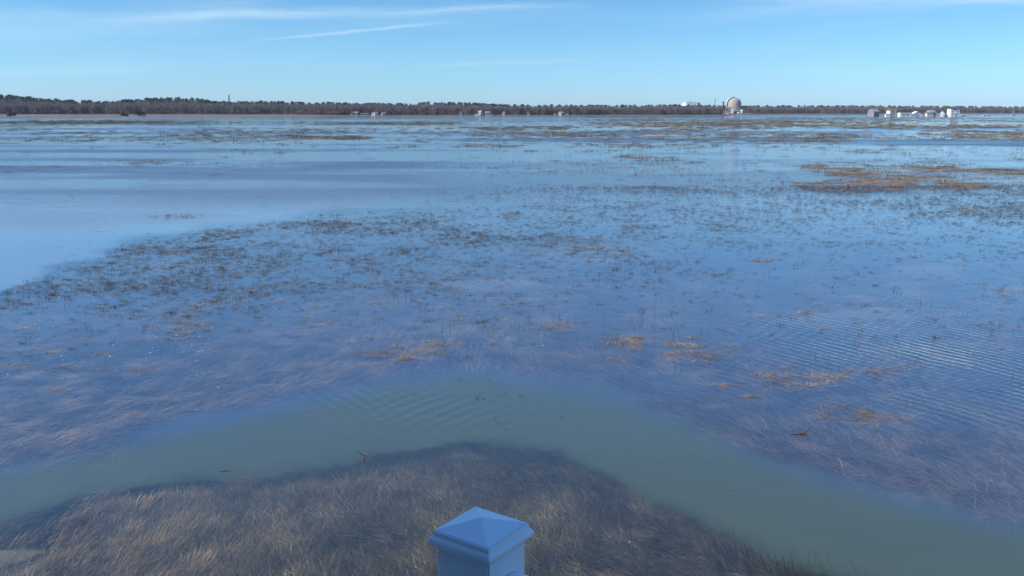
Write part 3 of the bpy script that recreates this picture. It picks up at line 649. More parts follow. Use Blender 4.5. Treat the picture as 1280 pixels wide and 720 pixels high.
deck = empty('deck', AB(0, 0, 0), angr); tag(deck, 'raised wooden deck the viewer stands on', 'deck')
x = -.12
bd = MB().box(0, .138, -2.56, .10, 5.29, 5.3155).mesh('deck_board'); bd.materials.append(M['deckwood'])
while x < 2.5:
    q = link('deck_board', bd, None, deck); q.location = (x, 0, 0); x += .142
# in deck axes: x along U1, y = -U2
for px_, py_ in ((0, 0), (2.3, 0), (0, -2.4), (2.3, -2.4)):
    MB().tube((px_, py_, -2.0), (px_, py_, 5.12), .11, .11, 10).obj('pile', M['deckwood'], deck)
MB().box(-.1, 2.5, -2.5, -2.46, 5.12, 5.288).obj('joist', M['deckwood'], deck); MB().box(-.1, 2.5, .04, .08, 5.12, 5.288).obj('joist', M['deckwood'], deck)
hs_ = empty('beach_house', AB(0, 0, 0), angr); tag(hs_, 'grey house on piles behind the deck', 'house')
MB().box(-5, 5, -9.6, -2.6, 1.6, 10.0).obj('wall', M['siding'], hs_)
MB().prism([(-5.5, 10.003), (5.4, 10.003), (0, 12.6)], -10, -2.32).obj('roof', M['roofd'], hs_)
for a_, w_ in ((-3.6, 1.2), (.0, 1.8), (3.2, 1.2)):
    wn = MB().box(a_, a_ + w_, -2.599, -2.55, 6.3 if w_ < 1.5 else 5.35, 7.5).obj('window' if w_ < 1.5 else 'door', M['palec'], hs_)
    MB().box(a_ + .08, a_ + w_ - .08, -2.5495, -2.53, 6.4 if w_ < 1.5 else 5.5, 7.4).obj('pane', M['glass'], wn)
for a_ in (-4.3, -1.5, 1.8, 4.7):
    for y_ in (-9.2, -6, -2.9): MB().tube((a_, y_, -2), (a_, y_, 1.599), .15, .15, 8).obj('pile', M['deckwood'], hs_)

# ---------------------------------------------------------------- trees
def crown_pine(seed, h=20.):
    r = np.random.default_rng(seed); V = []; Fc = []; T = []
    nl = 9
    for j in range(nl):
        cz = h * (.38 + .60 * j / nl) + r.uniform(-.5, .5); wr = (3.3 * (1 - (j / nl)) ** .5 + 1.0) * r.uniform(.75, 1.2)
        for k in range(r.integers(3, 6)):
            a = r.uniform(0, 6.283); cx, cy = wr * r.uniform(.2, .9) * math.cos(a), wr * r.uniform(.2, .9) * math.sin(a); tone = r.uniform()
            for q in range(8):
                p = np.array([cx, cy, cz]) + r.normal(0, 1, 3) * (.75, .75, .38); s_ = r.uniform(.45, .95)
                u = r.normal(0, 1, 3); u /= np.linalg.norm(u); w = np.cross(u, r.normal(0, 1, 3)); w /= np.linalg.norm(w)
                k0 = len(V); V += [p - u * s_ - w * s_ * .5, p + u * s_ - w * s_ * .6, p + u * s_ * .8 + w * s_ * .5, p - u * s_ * .7 + w * s_ * .6]; Fc.append((k0, k0 + 1, k0 + 2, k0 + 3)); T += [np.clip(tone + r.uniform(-.2, .2), 0, 1)] * 4
    return np_mesh('crown', np.array(V), np.array(Fc), False, {'tone': np.array(T)})
def crown_bare(seed, h=15.):
    r = np.random.default_rng(seed); V = []; Fc = []; T = []
    lobes = [(r.normal(0, h * .13), r.normal(0, h * .13), h * r.uniform(.15, .85), h * r.uniform(.13, .22)) for _ in range(9)]
    for i in range(420):
        lx, ly, lz, lr = lobes[r.integers(0, 9)]; d = r.normal(0, 1, 3); d /= np.linalg.norm(d)
        p = np.array([lx, ly, lz]) + d * lr * r.uniform(.15, .95); u = d * .6 + np.array([0, 0, .7]) + r.normal(0, .45, 3); u /= np.linalg.norm(u)
        w = np.cross(u, r.normal(0, 1, 3)); w /= np.linalg.norm(w); le = r.uniform(.8, 1.8); wd = r.uniform(.10, .24)
        k0 = len(V); V += [p - w * wd, p + w * wd, p + u * le + w * .03, p + u * le - w * .03]; Fc.append((k0, k0 + 1, k0 + 2, k0 + 3)); T += [np.clip(.5 * d[0] * 0 + r.uniform(), 0, 1)] * 4
    return np_mesh('crown', np.array(V), np.array(Fc), False, {'tone': np.array(T)})
def trunk_mesh(seed, h, limbs, r0=.3):
    r = np.random.default_rng(seed); mb = MB(); p = Vector((0, 0, -1.0)); rr = r0; n = 4
    for i in range(n):
        q = p + Vector((r.uniform(-.3, .3), r.uniform(-.3, .3), (h * .82 + 1) / n)); mb.tube(p, q, rr, rr * .72, 6); p = q; rr *= .72
    for i in range(limbs):
        a = r.uniform(0, 6.283); z = h * r.uniform(.3, .7); le = h * r.uniform(.16, .3)
        mb.tube((0, 0, z), (math.cos(a) * le, math.sin(a) * le, z + le * 1.1), r0 * .4, r0 * .12, 5)
    return mb.mesh('trunk')
pines = [(trunk_mesh(300 + i, 20, 4), crown_pine(310 + i)) for i in range(4)]
bares = [(trunk_mesh(320 + i, 15, 7), crown_bare(330 + i)) for i in range(5)]
for t_, c_ in pines: t_.materials.append(M['bark']); c_.materials.append(M['pine'])
for t_, c_ in bares: t_.materials.append(M['bark']); c_.materials.append(M['twig'])
def join_meshes(name, a, b):
    va = np.empty(len(a.vertices) * 3); a.vertices.foreach_get('co', va); vb = np.empty(len(b.vertices) * 3); b.vertices.foreach_get('co', vb)
    me = bpy.data.meshes.new(name); fa = [tuple(p.vertices) for p in a.polygons]; n = len(a.vertices); fb = [tuple(i + n for i in p.vertices) for p in b.polygons]
    me.from_pydata(np.concatenate([va, vb]).reshape(-1, 3).tolist(), [], fa + fb); me.materials.append(a.materials[0]); me.materials.append(b.materials[0])
    me.polygons.foreach_set('material_index', [0] * len(fa) + [1] * len(fb))
    tb = np.empty(len(b.vertices)); b.attributes['tone'].data.foreach_get('value', tb); at = me.attributes.new('tone', 'FLOAT', 'POINT'); at.data.foreach_set('value', np.concatenate([np.zeros(n), tb])); me.update(); return me
def wood_coll(name, lst):
    c = bpy.data.collections.new(name)
    for i, (a, b) in enumerate(lst): c.objects.link(bpy.data.objects.new(f'{name}_{i}', join_meshes(name, a, b)))
    return c
wc_p = wood_coll('pine_mass', pines); wc_b = wood_coll('bare_mass', bares)
def forest(n, f0, f1, coll, label, base_h, hs0, hs1, thresh=None, name='far_woodland'):
    px = rng.uniform(-260, 1540, n); fr_ = rng.uniform(f0, f1, n)
    D = shore_D(px); Y = D + 12 + fr_ * 210
    X = (px - 640) / F * (Y * math.cos(TILT) + H * math.sin(TILT)); 
    k = ~((px > 902) & (px < 938) & (fr_ < .5))
    if thresh is not None:
        k &= thresh(px, fr_, X, Y)
    px, X, Y = px[k], X[k], Y[k]; z = land_z(px, Y); th = tree_h(px) / base_h
    n = len(X); sc = th * rng.uniform(hs0, hs1, n); scl = np.stack([sc * rng.uniform(.85, 1.15, n)] * 2 + [sc], -1)
    rot = np.stack([np.zeros(n), np.zeros(n), rng.uniform(0, 6.28, n)], -1)
    scatter(name, np.stack([X, Y, z - .2], -1), rot, scl, coll, label, 'woodland')
cover = lambda px: np.interp(px, [0, 60, 200, 300, 640, 760, 830, 900, 1280], [.5, .4, .35, .4, .3, .3, .6, .5, .35])
forest(6500, 0, .62, wc_b, 'leafless grey brown woodland along the whole far shore', 15., .62, .95)
forest(3600, .5, 1.05, wc_p, 'dark green pine wood rising behind the leafless trees on the far shore', 20., .62, 1.16, lambda px, f, X, Y: rng.uniform(size=len(px)) < sm(.45, .75, f) * .8 + cover(px) * .2)
forest(1500, 0, .35, wc_p, 'dark evergreens mixed into the front of the far woodland', 20., .45, .75, lambda px, f, X, Y: fbm(X * .012, Y * .003, 111, 3) > .47)
# single trees
def tree_root(name, pair, loc, sc, rz, label, cat, group):
    root = empty(name, loc, rz); root.scale = (sc, sc, sc)
    link('trunk', pair[0], None, root); link('crown', pair[1], None, root)
    return tag(root, label, cat, group)
def place_trees(kind, lst, pxs, fr0, hsc, label, group, base):
    for j, px in enumerate(pxs):
        px = px + (random.uniform(-4, 4) if len(pxs) > 1 else 0); D = float(shore_D(np.array([px]))[0]); Y = D + 12 + fr0 * 210; X = Xat(px, Y)
        z = float(land_z(np.array([px]), np.array([Y]))[0]); th = float(tree_h(np.array([px]))[0]) / base
        tree_root(kind, lst[j % len(lst)], (X, Y, z - .2), th * hsc * random.uniform(.88, 1.12), random.uniform(0, 6.28), label, 'tree', group)
place_trees('pine_tree', pines, list(np.arange(4, 140, 9)) + [170, 178, 186, 195, 204, 213, 222, 231, 240, 249, 257], 1.02, 1.06, 'dark pine crown along the top of the wood at the left', 'pines topping the left wood', 20.)
place_trees('pine_tree', pines, [300, 306, 329, 344, 362, 378, 388, 404, 414, 424, 441, 448, 466, 476, 493, 508, 520, 532, 541], 1.02, 1.05, 'dark pine crown on the skyline left of centre', 'pines topping the middle wood', 20.)
place_trees('pine_tree', pines, [606, 620, 633, 648, 671, 692, 712, 742, 790, 800, 824, 833, 842, 850, 861, 945, 955, 970, 992, 1010, 1034, 1060], 1.02, 1.05, 'dark pine crown on the skyline right of centre', 'pines topping the right wood', 20.)
place_trees('bare_tree', bares, [40, 68, 84, 96, 118, 134, 150, 195, 222, 246, 275, 292, 318, 338, 372, 392], -.03, .85, 'leafless tree standing in the front row of the left wood', 'leafless trees at the front of the left wood', 15.)
for px, lb in ((563, 'small dark evergreen a little left of the tall narrow pale shore house'), (571, 'small dark evergreen directly left of the tall narrow pale shore house'), (588, 'dark evergreen between the beige two storey house and the low boathouse'),
               (617, 'dark evergreen right of the little white shed ending the central cluster'), (624, 'small dark evergreen left of the pale house half hidden in trees'), (634.5, 'small dark evergreen right of the pale house half hidden in trees'),
               (655.5, 'dark evergreen just left of the little peaked cottage above the sand'), (664.5, 'dark evergreen just right of the little peaked cottage above the sand')):
    place_trees('pine_tree', pines, [px], -.03, .55, lb, 'evergreens by the shore cottages', 20.)
place_trees('bare_tree', bares, [840, 852, 866, 880, 893, 899], -.02, .9, 'leafless tree in the grove left of the power station', 'leafless trees left of the power station', 15.)
# shrubby islets on the left salt marsh
def shrub(px, py, wpx, hpx, label, seed):
    Y = Yg(py, .45); X = Xat(px, Y, .45); r = np.random.default_rng(seed); w = wpx * Y / F; h = hpx * Y / F
    root = empty('marsh_shrub', (X, Y, .35)); tag(root, label, 'shrub')
    V = []; Fc = []; T = []
    lobes = [(r.uniform(-.42, .42) * w, r.uniform(-.2, .2) * w, r.uniform(.3, .75) * h) for _ in range(7)]
    for i in range(260):
        l_ = lobes[r.integers(0, 7)]; p = np.array(l_) + r.normal(0, 1, 3) * (w * .09, w * .09, h * .17); p[2] = max(p[2], .1); s_ = r.uniform(.3, .7)
        u = r.normal(0, 1, 3); u /= np.linalg.norm(u); q = np.cross(u, r.normal(0, 1, 3)); q /= np.linalg.norm(q); k0 = len(V)
        V += [p - u * s_ - q * s_ * .6, p + u * s_ - q * s_ * .5, p + u * s_ + q * s_ * .5, p - u * s_ + q * s_ * .6]; Fc.append((k0, k0 + 1, k0 + 2, k0 + 3)); T += [r.uniform()] * 4
    me = np_mesh('crown', np.array(V), np.array(Fc), False, {'tone': np.array(T)}); link('crown', me, M['shrub'], root)
    mb = MB()
    for l_ in lobes: mb.tube((l_[0] * .3, l_[1] * .3, -.8), l_, .12, .05, 5)
    mb.obj('stem', M['bark'], root)
shrub(15.5, 144.9, 9, 4.5, 'dark shrub clump on the pale marsh at the far left, right of a low one', 401)
shrub(10.5, 144.9, 5, 1.8, 'low dark shrub at the far left edge of the pale marsh', 402)
shrub(156, 145.2, 8, 3.5, 'small dark shrub left of the larger marsh thicket', 403)
shrub(177, 145.3, 13, 7.5, 'largest dark thicket on the pale marsh at the left', 404)

# ---------------------------------------------------------------- air
hb = MB().box(-6500, 6500, -6600, 6600, -6, 75).obj('haze', None); hm = bpy.data.materials.new('air'); hm.use_nodes = True; t_ = hm.node_tree; t_.nodes.remove(t_.nodes['Principled BSDF'])
pv = nn(t_, 'ShaderNodeVolumePrincipled', Density=.00004); pv.inputs['Color'].default_value = (.86, .90, 1, 1); t_.links.new(pv.outputs[0], t_.nodes['Material Output'].inputs['Volume']); hb.data.materials.append(hm)
tag(hb, 'thin blue haze over the marsh', 'haze', kind='stuff')
# ---------------------------------------------------------------- houses and works on the far shore
def house(px0, px1, ybase, ytop, Y, wall, roof, label, style='gable', yaw=0, depth=9, wins=(), name='house', cat='house', eave=.55, rl=.3, chim=False, door=False, piles=0.0, fixed_z=None):
    """a house seen between two picture columns and rows, standing at distance Y; yaw about its middle"""
    pxm = (px0 + px1) / 2; z0 = zat(ybase, Y) if fixed_z is None else fixed_z; z1 = zat(ytop, Y); X0, X1 = Xat(px0, Y), Xat(px1, Y); w = (X1 - X0) * math.cos(R(yaw)) if yaw else X1 - X0
    if yaw: w = max(((X1 - X0) - depth * abs(math.sin(R(yaw)))) / math.cos(R(yaw)), 3)
    root = empty(name, ((X0 + X1) / 2, Y, z0), R(yaw)); tag(root, label, cat)
    hh = z1 - z0; he = hh * (1 - rl) if style != 'flat' else hh
    hw = w / 2; zb = -2.0
    if piles:
        for x in (-hw + .3, 0, hw - .3): MB().tube((x, .4, -2.5), (x, .4, piles - .002), .18, .18, 6).obj('pile', M['roofd'], root)
        zb = piles
    if style == 'gable':      # ridge runs left-right
        MB().box(-hw, hw, 0, depth, zb, he).obj('wall', wall, root)
        rf = MB().add([(-hw - eave, -eave, he - .05), (hw + eave, -eave, he - .05), (hw + eave, depth + eave, he - .05), (-hw - eave, depth + eave, he - .05), (-hw - eave, depth / 2, hh), (hw + eave, depth / 2, hh)], [(3, 2, 1, 0), (0, 1, 5, 4), (2, 3, 4, 5), (1, 2, 5), (3, 0, 4)])
        ro = rf.obj('roof', roof, root)
    elif style == 'front':    # gable end faces the marsh
        MB().prism([(-hw, zb), (hw, zb), (hw, he), (0, hh - .25), (-hw, he)], 0, depth).obj('wall', wall, root)
        rf = MB(); t = .3
        rf.add([(-hw - eave, -eave, he - .2), (0, -eave, hh), (0, depth + eave, hh), (-hw - eave, depth + eave, he - .2), (-hw - eave, -eave, he - .2 + t), (0, -eave, hh + t), (0, depth + eave, hh + t), (-hw - eave, depth + eave, he - .2 + t)], [(0, 1, 2, 3), (7, 6, 5, 4), (0, 4, 5, 1), (1, 5, 6, 2), (2, 6, 7, 3), (3, 7, 4, 0)])
        rf.add([(hw + eave, -eave, he - .2), (0.01, -eave, hh), (0.01, depth + eave, hh), (hw + eave, depth + eave, he - .2), (hw + eave, -eave, he - .2 + t), (0.01, -eave, hh + t), (0.01, depth + eave, hh + t), (hw + eave, depth + eave, he - .2 + t)], [(3, 2, 1, 0), (4, 5, 6, 7), (1, 5, 4, 0), (2, 6, 5, 1), (3, 7, 6, 2), (0, 4, 7, 3)])
        ro = rf.obj('roof', roof, root)
    elif style == 'hip':
        MB().box(-hw, hw, 0, depth, zb, he).obj('wall', wall, root)
        i_ = min(hw, depth / 2) * .8
        ro = MB().add([(-hw - eave, -eave, he - .03), (hw + eave, -eave, he - .03), (hw + eave, depth + eave, he - .03), (-hw - eave, depth + eave, he - .03), (-hw + i_, depth / 2, hh), (hw - i_, depth / 2, hh)], [(3, 2, 1, 0), (0, 1, 5, 4), (2, 3, 4, 5), (1, 2, 5), (3, 0, 4)]).obj('roof', roof, root)
    else:
        MB().box(-hw, hw, 0, depth, zb, he - .35).obj('wall', wall, root)
        ro = MB().box(-hw - .25, hw + .25, -.25, depth + .25, he - .348, he).obj('roof', roof, root)
    if chim: MB().box(-.5, .5, depth / 2 - 1.4, depth / 2 - .5, hh * .8, hh + 1.2).obj('chimney', M['roofb'], ro)
    for (fx, fz, ww, wh) in wins:     # fractions of the front, sizes in metres
        x = -hw + fx * w; z = fz * he
        fo = MB().box(x - ww / 2 - .12, x + ww / 2 + .12, -.10, -.002, z - wh / 2 - .12, z + wh / 2 + .12).obj('window', M['palec'], root)
        MB().box(x - ww / 2, x + ww / 2, -.14, -.101, z - wh / 2, z + wh / 2).obj('pane', M['glass'], fo)
    if door: MB().box(hw * .1, hw * .1 + 1.1, -.08, -.002, .1, 2.3).obj('door', M['roofd'], root)
    return root
HY_ = 1006.
W2 = [(.25, .5, 1.0, 1.2), (.75, .5, 1.0, 1.2)]
house(1089, 1102, 144.6, 136.3, HY_, M['greyw'], M['roofg'], 'weathered grey shingled house, leftmost of the marsh cottages', 'gable', 28, 9, [(.2, .35, 1.2, 1.6), (.5, .35, 1.2, 1.6), (.8, .35, 1.2, 1.6), (.35, .75, .9, 1.0), (.7, .75, .9, 1.0)], rl=.35, fixed_z=.62)
house(1111, 1121.5, 144.0, 135.6, HY_ + 6, M['cream'], M['roofb'], 'tall cream house with a brown sloping roof, second of the marsh cottages', 'gable', 14, 7, [(.3, .35, 1.1, 1.3), (.7, .35, 1.1, 1.3), (.3, .75, 1.1, 1.3), (.72, .75, 1.1, 1.3)], rl=.25, chim=True, fixed_z=.65)
house(1107.5, 1112.5, 144.4, 142.6, HY_ - 4, M['white'], M['roofg'], 'small low white shed at the foot of the cream house', 'flat', 0, 4, fixed_z=.6, name='shed', cat='shed')
house(1125, 1139.5, 144.8, 140.8, HY_, M['white'], M['white'], 'long low white flat roofed building between the cream house and the gabled cottage', 'flat', 0, 7, [(.3, .35, 3.2, 1.0), (.65, .35, 3.2, 1.0)], fixed_z=.62, name='boathouse', cat='building')
house(1141, 1152, 144.8, 139.6, HY_, M['white'], M['white'], 'white cottage with a low wide front gable and paired windows', 'front', 0, 8, [(.4, .35, 1.1, 1.0), (.62, .35, 1.1, 1.0)], rl=.6, fixed_z=.62)
house(1152.5, 1158, 144.7, 141.6, HY_ + 5, M['white'], M['roofd'], 'small white cottage with a dark roof right of the low gabled one', 'gable', 0, 6, [(.5, .5, 1., .9)], rl=.45, fixed_z=.62)
house(1158.5, 1166.5, 144.6, 141.2, HY_, M['cream'], M['roofb'], 'small cream cottage with a flat porch in the middle of the marsh cottages', 'flat', 0, 6, [(.3, .5, 1., 1.), (.7, .5, 1., 1.)], fixed_z=.62)
house(1161.5, 1171.5, 144.0, 137.6, HY_ + 22, M['beige'], M['roofg'], 'grey roofed house standing behind the cream cottage', 'gable', 18, 8, [(.4, .5, 1.2, 1.2)], rl=.4, fixed_z=.6)
house(1173, 1181, 144.8, 137.9, HY_, M['white'], M['roofg'], 'white front gabled house with a long grey roof running back', 'front', -30, 11, [(.5, .45, 1., 1.2)], rl=.4, fixed_z=.62)
house(1182.5, 1188, 143.6, 141.3, HY_ + 8, M['white'], M['roofg'], 'low white annex between the gabled house and the tall white house', 'flat', 0, 5, fixed_z=.6, name='annex', cat='building')
house(1188, 1199, 145.0, 134.4, HY_ - 3, M['white'], M['roofd'], 'tall three storey white house with a dark hipped roof and rows of windows', 'hip', 0, 9, [(.22, .30, 1.3, 1.0), (.75, .30, 1.3, 1.0), (.25, .62, 1.3, 1.0), (.75, .62, 1.3, 1.0), (.38, .88, 1.0, 1.0), (.5, .88, 1.0, 1.0), (.62, .88, 1.0, 1.0)], rl=.13, door=True, fixed_z=.55)
def boat(px, py, wpx, label, mast=0.0, name='boat', hgt=1.1, z=.0):
    Y = Yg(py, .2); X = Xat(px, Y, .2); w = wpx * Y / F; root = empty(name, (X, Y, z)); tag(root, label, 'boat'); h = w / 2; d = w * .16
    mb = MB(); n = 9; V = []
    for i in range(n):
        t = i / (n - 1); x = -h + w * t; b = d * (1 - max(0, (t - .55) / .45) ** 2) * (.85 + .15 * min(1, t * 4)); s_ = hgt * (1 + .25 * (2 * t - 1) ** 2)
        V += [(x, -b, s_), (x, -b * .7, .15), (x, 0, -.25), (x, b * .7, .15), (x, b, s_)]
    mb.add(V, [(i * 5 + j, (i + 1) * 5 + j, (i + 1) * 5 + j + 1, i * 5 + j + 1) for i in range(n - 1) for j in range(4)] + [(0, 1, 2, 3, 4)])
    mb.obj('hull', M['white'], root)
    MB().box(-h * .9, h * .7, -d * .6, d * .6, hgt * .72, hgt * .78).obj('deck_floor', M['palec'], root)
    if mast:
        MB().tube((0, 0, .3), (0, 0, mast), .14, .08, 6).obj('mast', M['palec'], root); MB().tube((0, 0, 2.2), (-h * .8, 0, 2.3), .08, .06, 6).obj('boom', M['palec'], root)
    else: MB().box(-h * .25, h * .15, -d * .5, d * .5, hgt * .7801, hgt + .9).obj('cabin', M['white'], root)
boat(1203.5, 144.9, 6.5, 'white boat drawn up right of the tall white house', hgt=1.2, z=.1)
boat(1233.5, 144.4, 9, 'low white boat on the water near the right edge', hgt=.7)
boat(1266.5, 144.3, 5, 'white sailboat with a bare mast at the right edge', mast=9.5, name='sailboat', hgt=.9)
boat(1093, 144.9, 4, 'small white boat in front of the grey shingled house', hgt=.8, z=.2)
# far right shore buildings
YR = 1950.
for (a, b, yt, wl, rf, st, lb) in ((1238.5, 1243, 138.2, 'white', 'white', 'gable', 'white building, leftmost of the low row on the far right shore'),
        (1244.5, 1250, 138.4, 'white', 'roofg', 'hip', 'white hip roofed building in the middle of the far right row'),
        (1250.6, 1254.8, 138.2, 'white', 'white', 'flat', 'white flat topped building right of the hip roofed one'),
        (1257.5, 1261, 138.8, 'white', 'roofg', 'front', 'small pale gabled house left of the bare mast'),
        (1278, 1284, 138.6, 'white', 'white', 'gable', 'white house cut by the right edge of the picture')):
    house(a, b, 140.9, yt, YR, M[wl], M[rf], lb, st, 0, 9)
# cottages along the middle shore
def shore_house(a, b, yb, yt, wl, rf, st, yaw, lb, dy=-8, **kw):
    D = float(shore_D(np.array([(a + b) / 2.]))[0]) + dy; house(a, b, yb, yt, D, M[wl], M[rf], lb, st, yaw, 8, fixed_z=None, **kw)
shore_house(438, 441.5, 143.4, 139.8, 'beige', 'roofg', 'front', 0, 'small pale gabled cottage, leftmost on the middle shore')
shore_house(443, 447, 143.6, 139.6, 'beige', 'roofg', 'gable', 0, 'beige cottage second from the left on the middle shore')
shore_house(451, 460, 143.8, 141.2, 'beige', 'roofb', 'gable', 0, 'long low beige cottage left of the bright white house')
shore_house(463, 470, 144.0, 140.3, 'white', 'roofg', 'front', -20, 'bright white gabled house on the middle shore', wins=((.5, .4, 1.6, 1.4),))
shore_house(477, 483, 143.4, 140.8, 'beige', 'roofg', 'gable', 18, 'pale cottage with a long grey roof right of the bright white house')
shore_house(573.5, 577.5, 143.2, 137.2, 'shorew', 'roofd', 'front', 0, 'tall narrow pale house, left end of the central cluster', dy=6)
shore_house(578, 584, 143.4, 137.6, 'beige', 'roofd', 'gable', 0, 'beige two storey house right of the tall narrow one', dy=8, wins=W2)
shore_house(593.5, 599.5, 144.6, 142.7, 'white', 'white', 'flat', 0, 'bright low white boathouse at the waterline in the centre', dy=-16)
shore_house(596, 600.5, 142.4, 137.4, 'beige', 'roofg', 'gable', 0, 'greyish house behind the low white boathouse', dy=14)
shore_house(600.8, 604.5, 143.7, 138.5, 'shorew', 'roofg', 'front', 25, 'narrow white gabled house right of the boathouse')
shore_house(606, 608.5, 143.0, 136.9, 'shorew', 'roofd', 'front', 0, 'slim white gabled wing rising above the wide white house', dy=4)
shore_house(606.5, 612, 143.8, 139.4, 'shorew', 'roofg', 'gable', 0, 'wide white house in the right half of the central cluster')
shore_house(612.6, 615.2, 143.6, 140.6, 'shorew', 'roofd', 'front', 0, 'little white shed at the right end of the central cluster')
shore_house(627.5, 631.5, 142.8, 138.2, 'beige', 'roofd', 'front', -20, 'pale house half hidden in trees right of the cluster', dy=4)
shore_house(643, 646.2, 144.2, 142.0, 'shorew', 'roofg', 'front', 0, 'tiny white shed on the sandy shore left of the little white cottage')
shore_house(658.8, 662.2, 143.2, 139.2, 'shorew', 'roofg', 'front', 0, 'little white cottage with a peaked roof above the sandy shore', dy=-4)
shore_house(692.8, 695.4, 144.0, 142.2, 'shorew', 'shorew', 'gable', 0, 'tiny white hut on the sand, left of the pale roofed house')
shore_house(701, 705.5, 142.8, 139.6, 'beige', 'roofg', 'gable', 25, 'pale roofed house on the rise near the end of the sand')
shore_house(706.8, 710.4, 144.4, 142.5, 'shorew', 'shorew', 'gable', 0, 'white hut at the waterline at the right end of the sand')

# power station
YD = float(shore_D(np.array([918.]))[0]) + 25
def pxw(n): return n * YD / F
rb = empty('reactor_dome', (Xat(917.2, YD + 18), YD + 18, zat(142.5, YD)), 0); tag(rb, 'large concrete reactor dome rising above the far shore', 'power station')
Rr = pxw(8.6); zt = zat(121.6, YD) - rb.location.z; zc_ = zt - Rr
MB().lathe([(Rr, -3), (Rr, zc_)] + [(Rr * math.cos(a), zc_ + Rr * math.sin(a)) for a in np.linspace(0.05, 1.565, 16)], 40).obj('dome_shell', M['concrete'], rb, True)
# enclosure shell on the left, a dark gap, then the dome
def arc_band(r_in, r_out, y0, y1, a0, a1, zc, mt, name, n=22, cx=0):
    V = []; angs = np.linspace(a0, a1, n)
    for a in angs:
        c, s_ = math.cos(a), math.sin(a)
        V += [(cx + r_in * c, y0, zc + r_in * s_), (cx + r_out * c, y0, zc + r_out * s_), (cx + r_out * c, y1, zc + r_out * s_), (cx + r_in * c, y1, zc + r_in * s_)]
    Fc = [(i * 4 + j, i * 4 + (j + 1) % 4, (i + 1) * 4 + (j + 1) % 4, (i + 1) * 4 + j) for i in range(n - 1) for j in range(4)] + [(3, 2, 1, 0), tuple((n - 1) * 4 + j for j in range(4))]
    mb = MB(); mb.add(V, Fc)
    o = mb.obj(name, mt, rb); return o
arc_band(Rr * .985, Rr * 1.05, -Rr * .30, Rr * .0, R(90), R(205), zc_, M['darkc'], 'rib_gap')
arc_band(Rr * .99, Rr * 1.14, Rr * .01, Rr * .35, R(96), R(205), zc_, M['palec'], 'outer_shell')
MB().box(-Rr * 1.14, -Rr * .99, Rr * .011, Rr * .35, -3, zc_ * .62).obj('shell_wall', M['palec'], rb)
def block(px0, px1, yb, yt, dy, mt, label, dep=18, name='plant_building', extra=None):
    Y = YD + dy; X0, X1 = Xat(px0, Y), Xat(px1, Y); z0 = zat(yb, Y); z1 = zat(yt, Y); root = empty(name, ((X0 + X1) / 2, Y, z0)); tag(root, label, 'building'); hw = (X1 - X0) / 2
    MB().box(-hw, hw, 0, dep, -4, z1 - z0 - .5).obj('wall', mt, root); MB().box(-hw - .3, hw + .3, -.3, dep + .3, z1 - z0 - .498, z1 - z0).obj('roof_parapet', M['palec'] if mt is not M['palec'] else M['concrete'], root)
    if extra:
        for (fx, fz, ww, wh, mm) in extra: MB().box(-hw + fx * 2 * hw - ww / 2, -hw + fx * 2 * hw + ww / 2, -.15, -.002, fz * (z1 - z0) - wh / 2, fz * (z1 - z0) + wh / 2).obj('opening', mm, root)
block(906.4, 914.6, 140.6, 134.0, -6, M['concrete'], 'tan concrete block in front of the left half of the dome', 16, extra=((.25, .5, 2, 3, M['navy']), (.6, .3, 1.5, 2, M['navy'])))
block(914.7, 917.0, 140.6, 134.4, -8, M['palec'], 'narrow pale tower right of the tan block under the dome', 12)
block(893.5, 905.0, 139.4, 134.2, 30, M['palec'], 'long pale plant building left of the dome, partly behind trees', 20, extra=((.35, .5, 3, 4, M['navy']), (.8, .5, 3, 5, M['navy'])))
block(899.5, 907.0, 141.0, 138.0, 2, M['palec'], 'lower pale annex left of the tan block', 14)
block(904.2, 907.2, 138.0, 134.0, 12, M['navy'], 'dark boxy housing between the stack and the dome', 8)
block(917.4, 927.5, 140.3, 138.6, -2, M['navy'], 'low dark building under the shaded right side of the dome', 14)
block(922.5, 926.6, 141.0, 140.0, -12, M['white'], 'bright low white roofed building at the foot of the dome', 8)
block(927.0, 928.3, 141.2, 136.6, -6, M['palec'], 'slim pale tower at the right foot of the dome', 6)
block(910.5, 925.0, 142.9, 141.6, -14, M['palec'], 'long low pale shed along the shore below the dome', 8, extra=((.2, .5, 2, .9, M['navy']), (.5, .5, 6, .9, M['navy']), (.8, .5, 2, .9, M['navy'])))
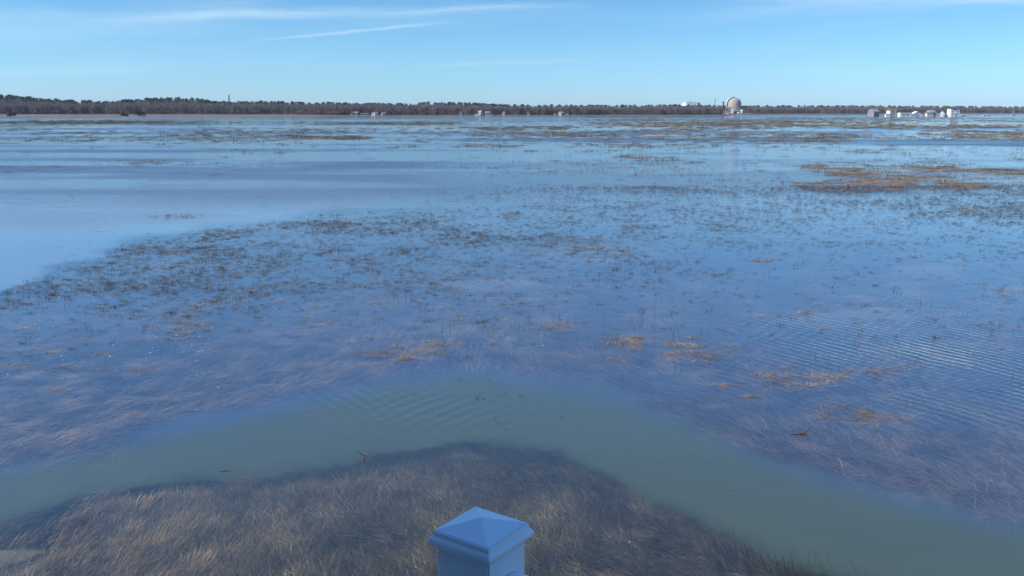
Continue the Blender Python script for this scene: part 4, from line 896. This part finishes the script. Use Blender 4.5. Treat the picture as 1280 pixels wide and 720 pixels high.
block(857.3, 872.0, 133.5, 127.9, 190, M['white'], 'large white turbine hall showing above the trees left of the dome', 40)
block(872.2, 874.6, 133.5, 128.0, 186, M['navy'], 'dark end tower adjoining the white turbine hall', 30)
def pole(px, yb, yt, dy, r_, mt, label, name, cat, cross=()):
    Y = YD + dy; z0 = zat(yb, Y); h = zat(yt, Y) - z0; root = empty(name, (Xat(px, Y), Y, z0)); tag(root, label, cat)
    MB().tube((0, 0, -4), (0, 0, h), r_, r_ * .85, 10).obj('shaft', mt, root)
    for fz, w in cross: MB().box(-w, w, -w, w, h * fz, h * fz + w * .5).obj('platform', mt, root)
pole(903.6, 138, 127.2, 20, 1.1, M['darkc'], 'dark exhaust stack left of the reactor dome', 'exhaust_stack', 'stack', ((.9, 1.5),))
pole(893.2, 138, 122.4, 60, .35, M['darkc'], 'very thin mast left of the exhaust stack', 'thin_mast', 'mast', ((.7, .7),))
pole(862.2, 129, 125.6, 196, .6, M['darkc'], 'short vent pipe on the roof line of the turbine hall', 'vent_pipe', 'pipe')
# lattice tower behind the left wood
YT = 1760.; tw = empty('lattice_tower', (Xat(287.5, YT), YT, zat(131, YT))); tag(tw, 'thin lattice tower above the trees at the left', 'tower'); ht = zat(118, YT) - zat(131, YT)
for sx in (-1, 1):
    for sy in (-1, 1): MB().tube((sx * 1.5, sy * 1.5, -6), (sx * .3, sy * .3, ht), .26, .16, 5).obj('leg', M['darkc'], tw)
mb = MB()
for i in range(9):
    z = -5 + (ht + 5) * i / 9; z2 = -5 + (ht + 5) * (i + 1) / 9; w = 1.5 - 1.2 * i / 9; w2 = 1.5 - 1.2 * (i + 1) / 9
    for sy in (-1, 1): mb.tube((-w, sy * w, z), (w2, sy * w2, z2), .1, .1, 4); mb.tube((w, sy * w, z), (-w2, sy * w2, z2), .1, .1, 4)
mb.obj('bracing', M['darkc'], tw)
for z in (.55, .8): MB().box(-1.6, 1.6, -.5, .5, ht * z, ht * z + 1.2).obj('antenna', M['darkc'], tw)
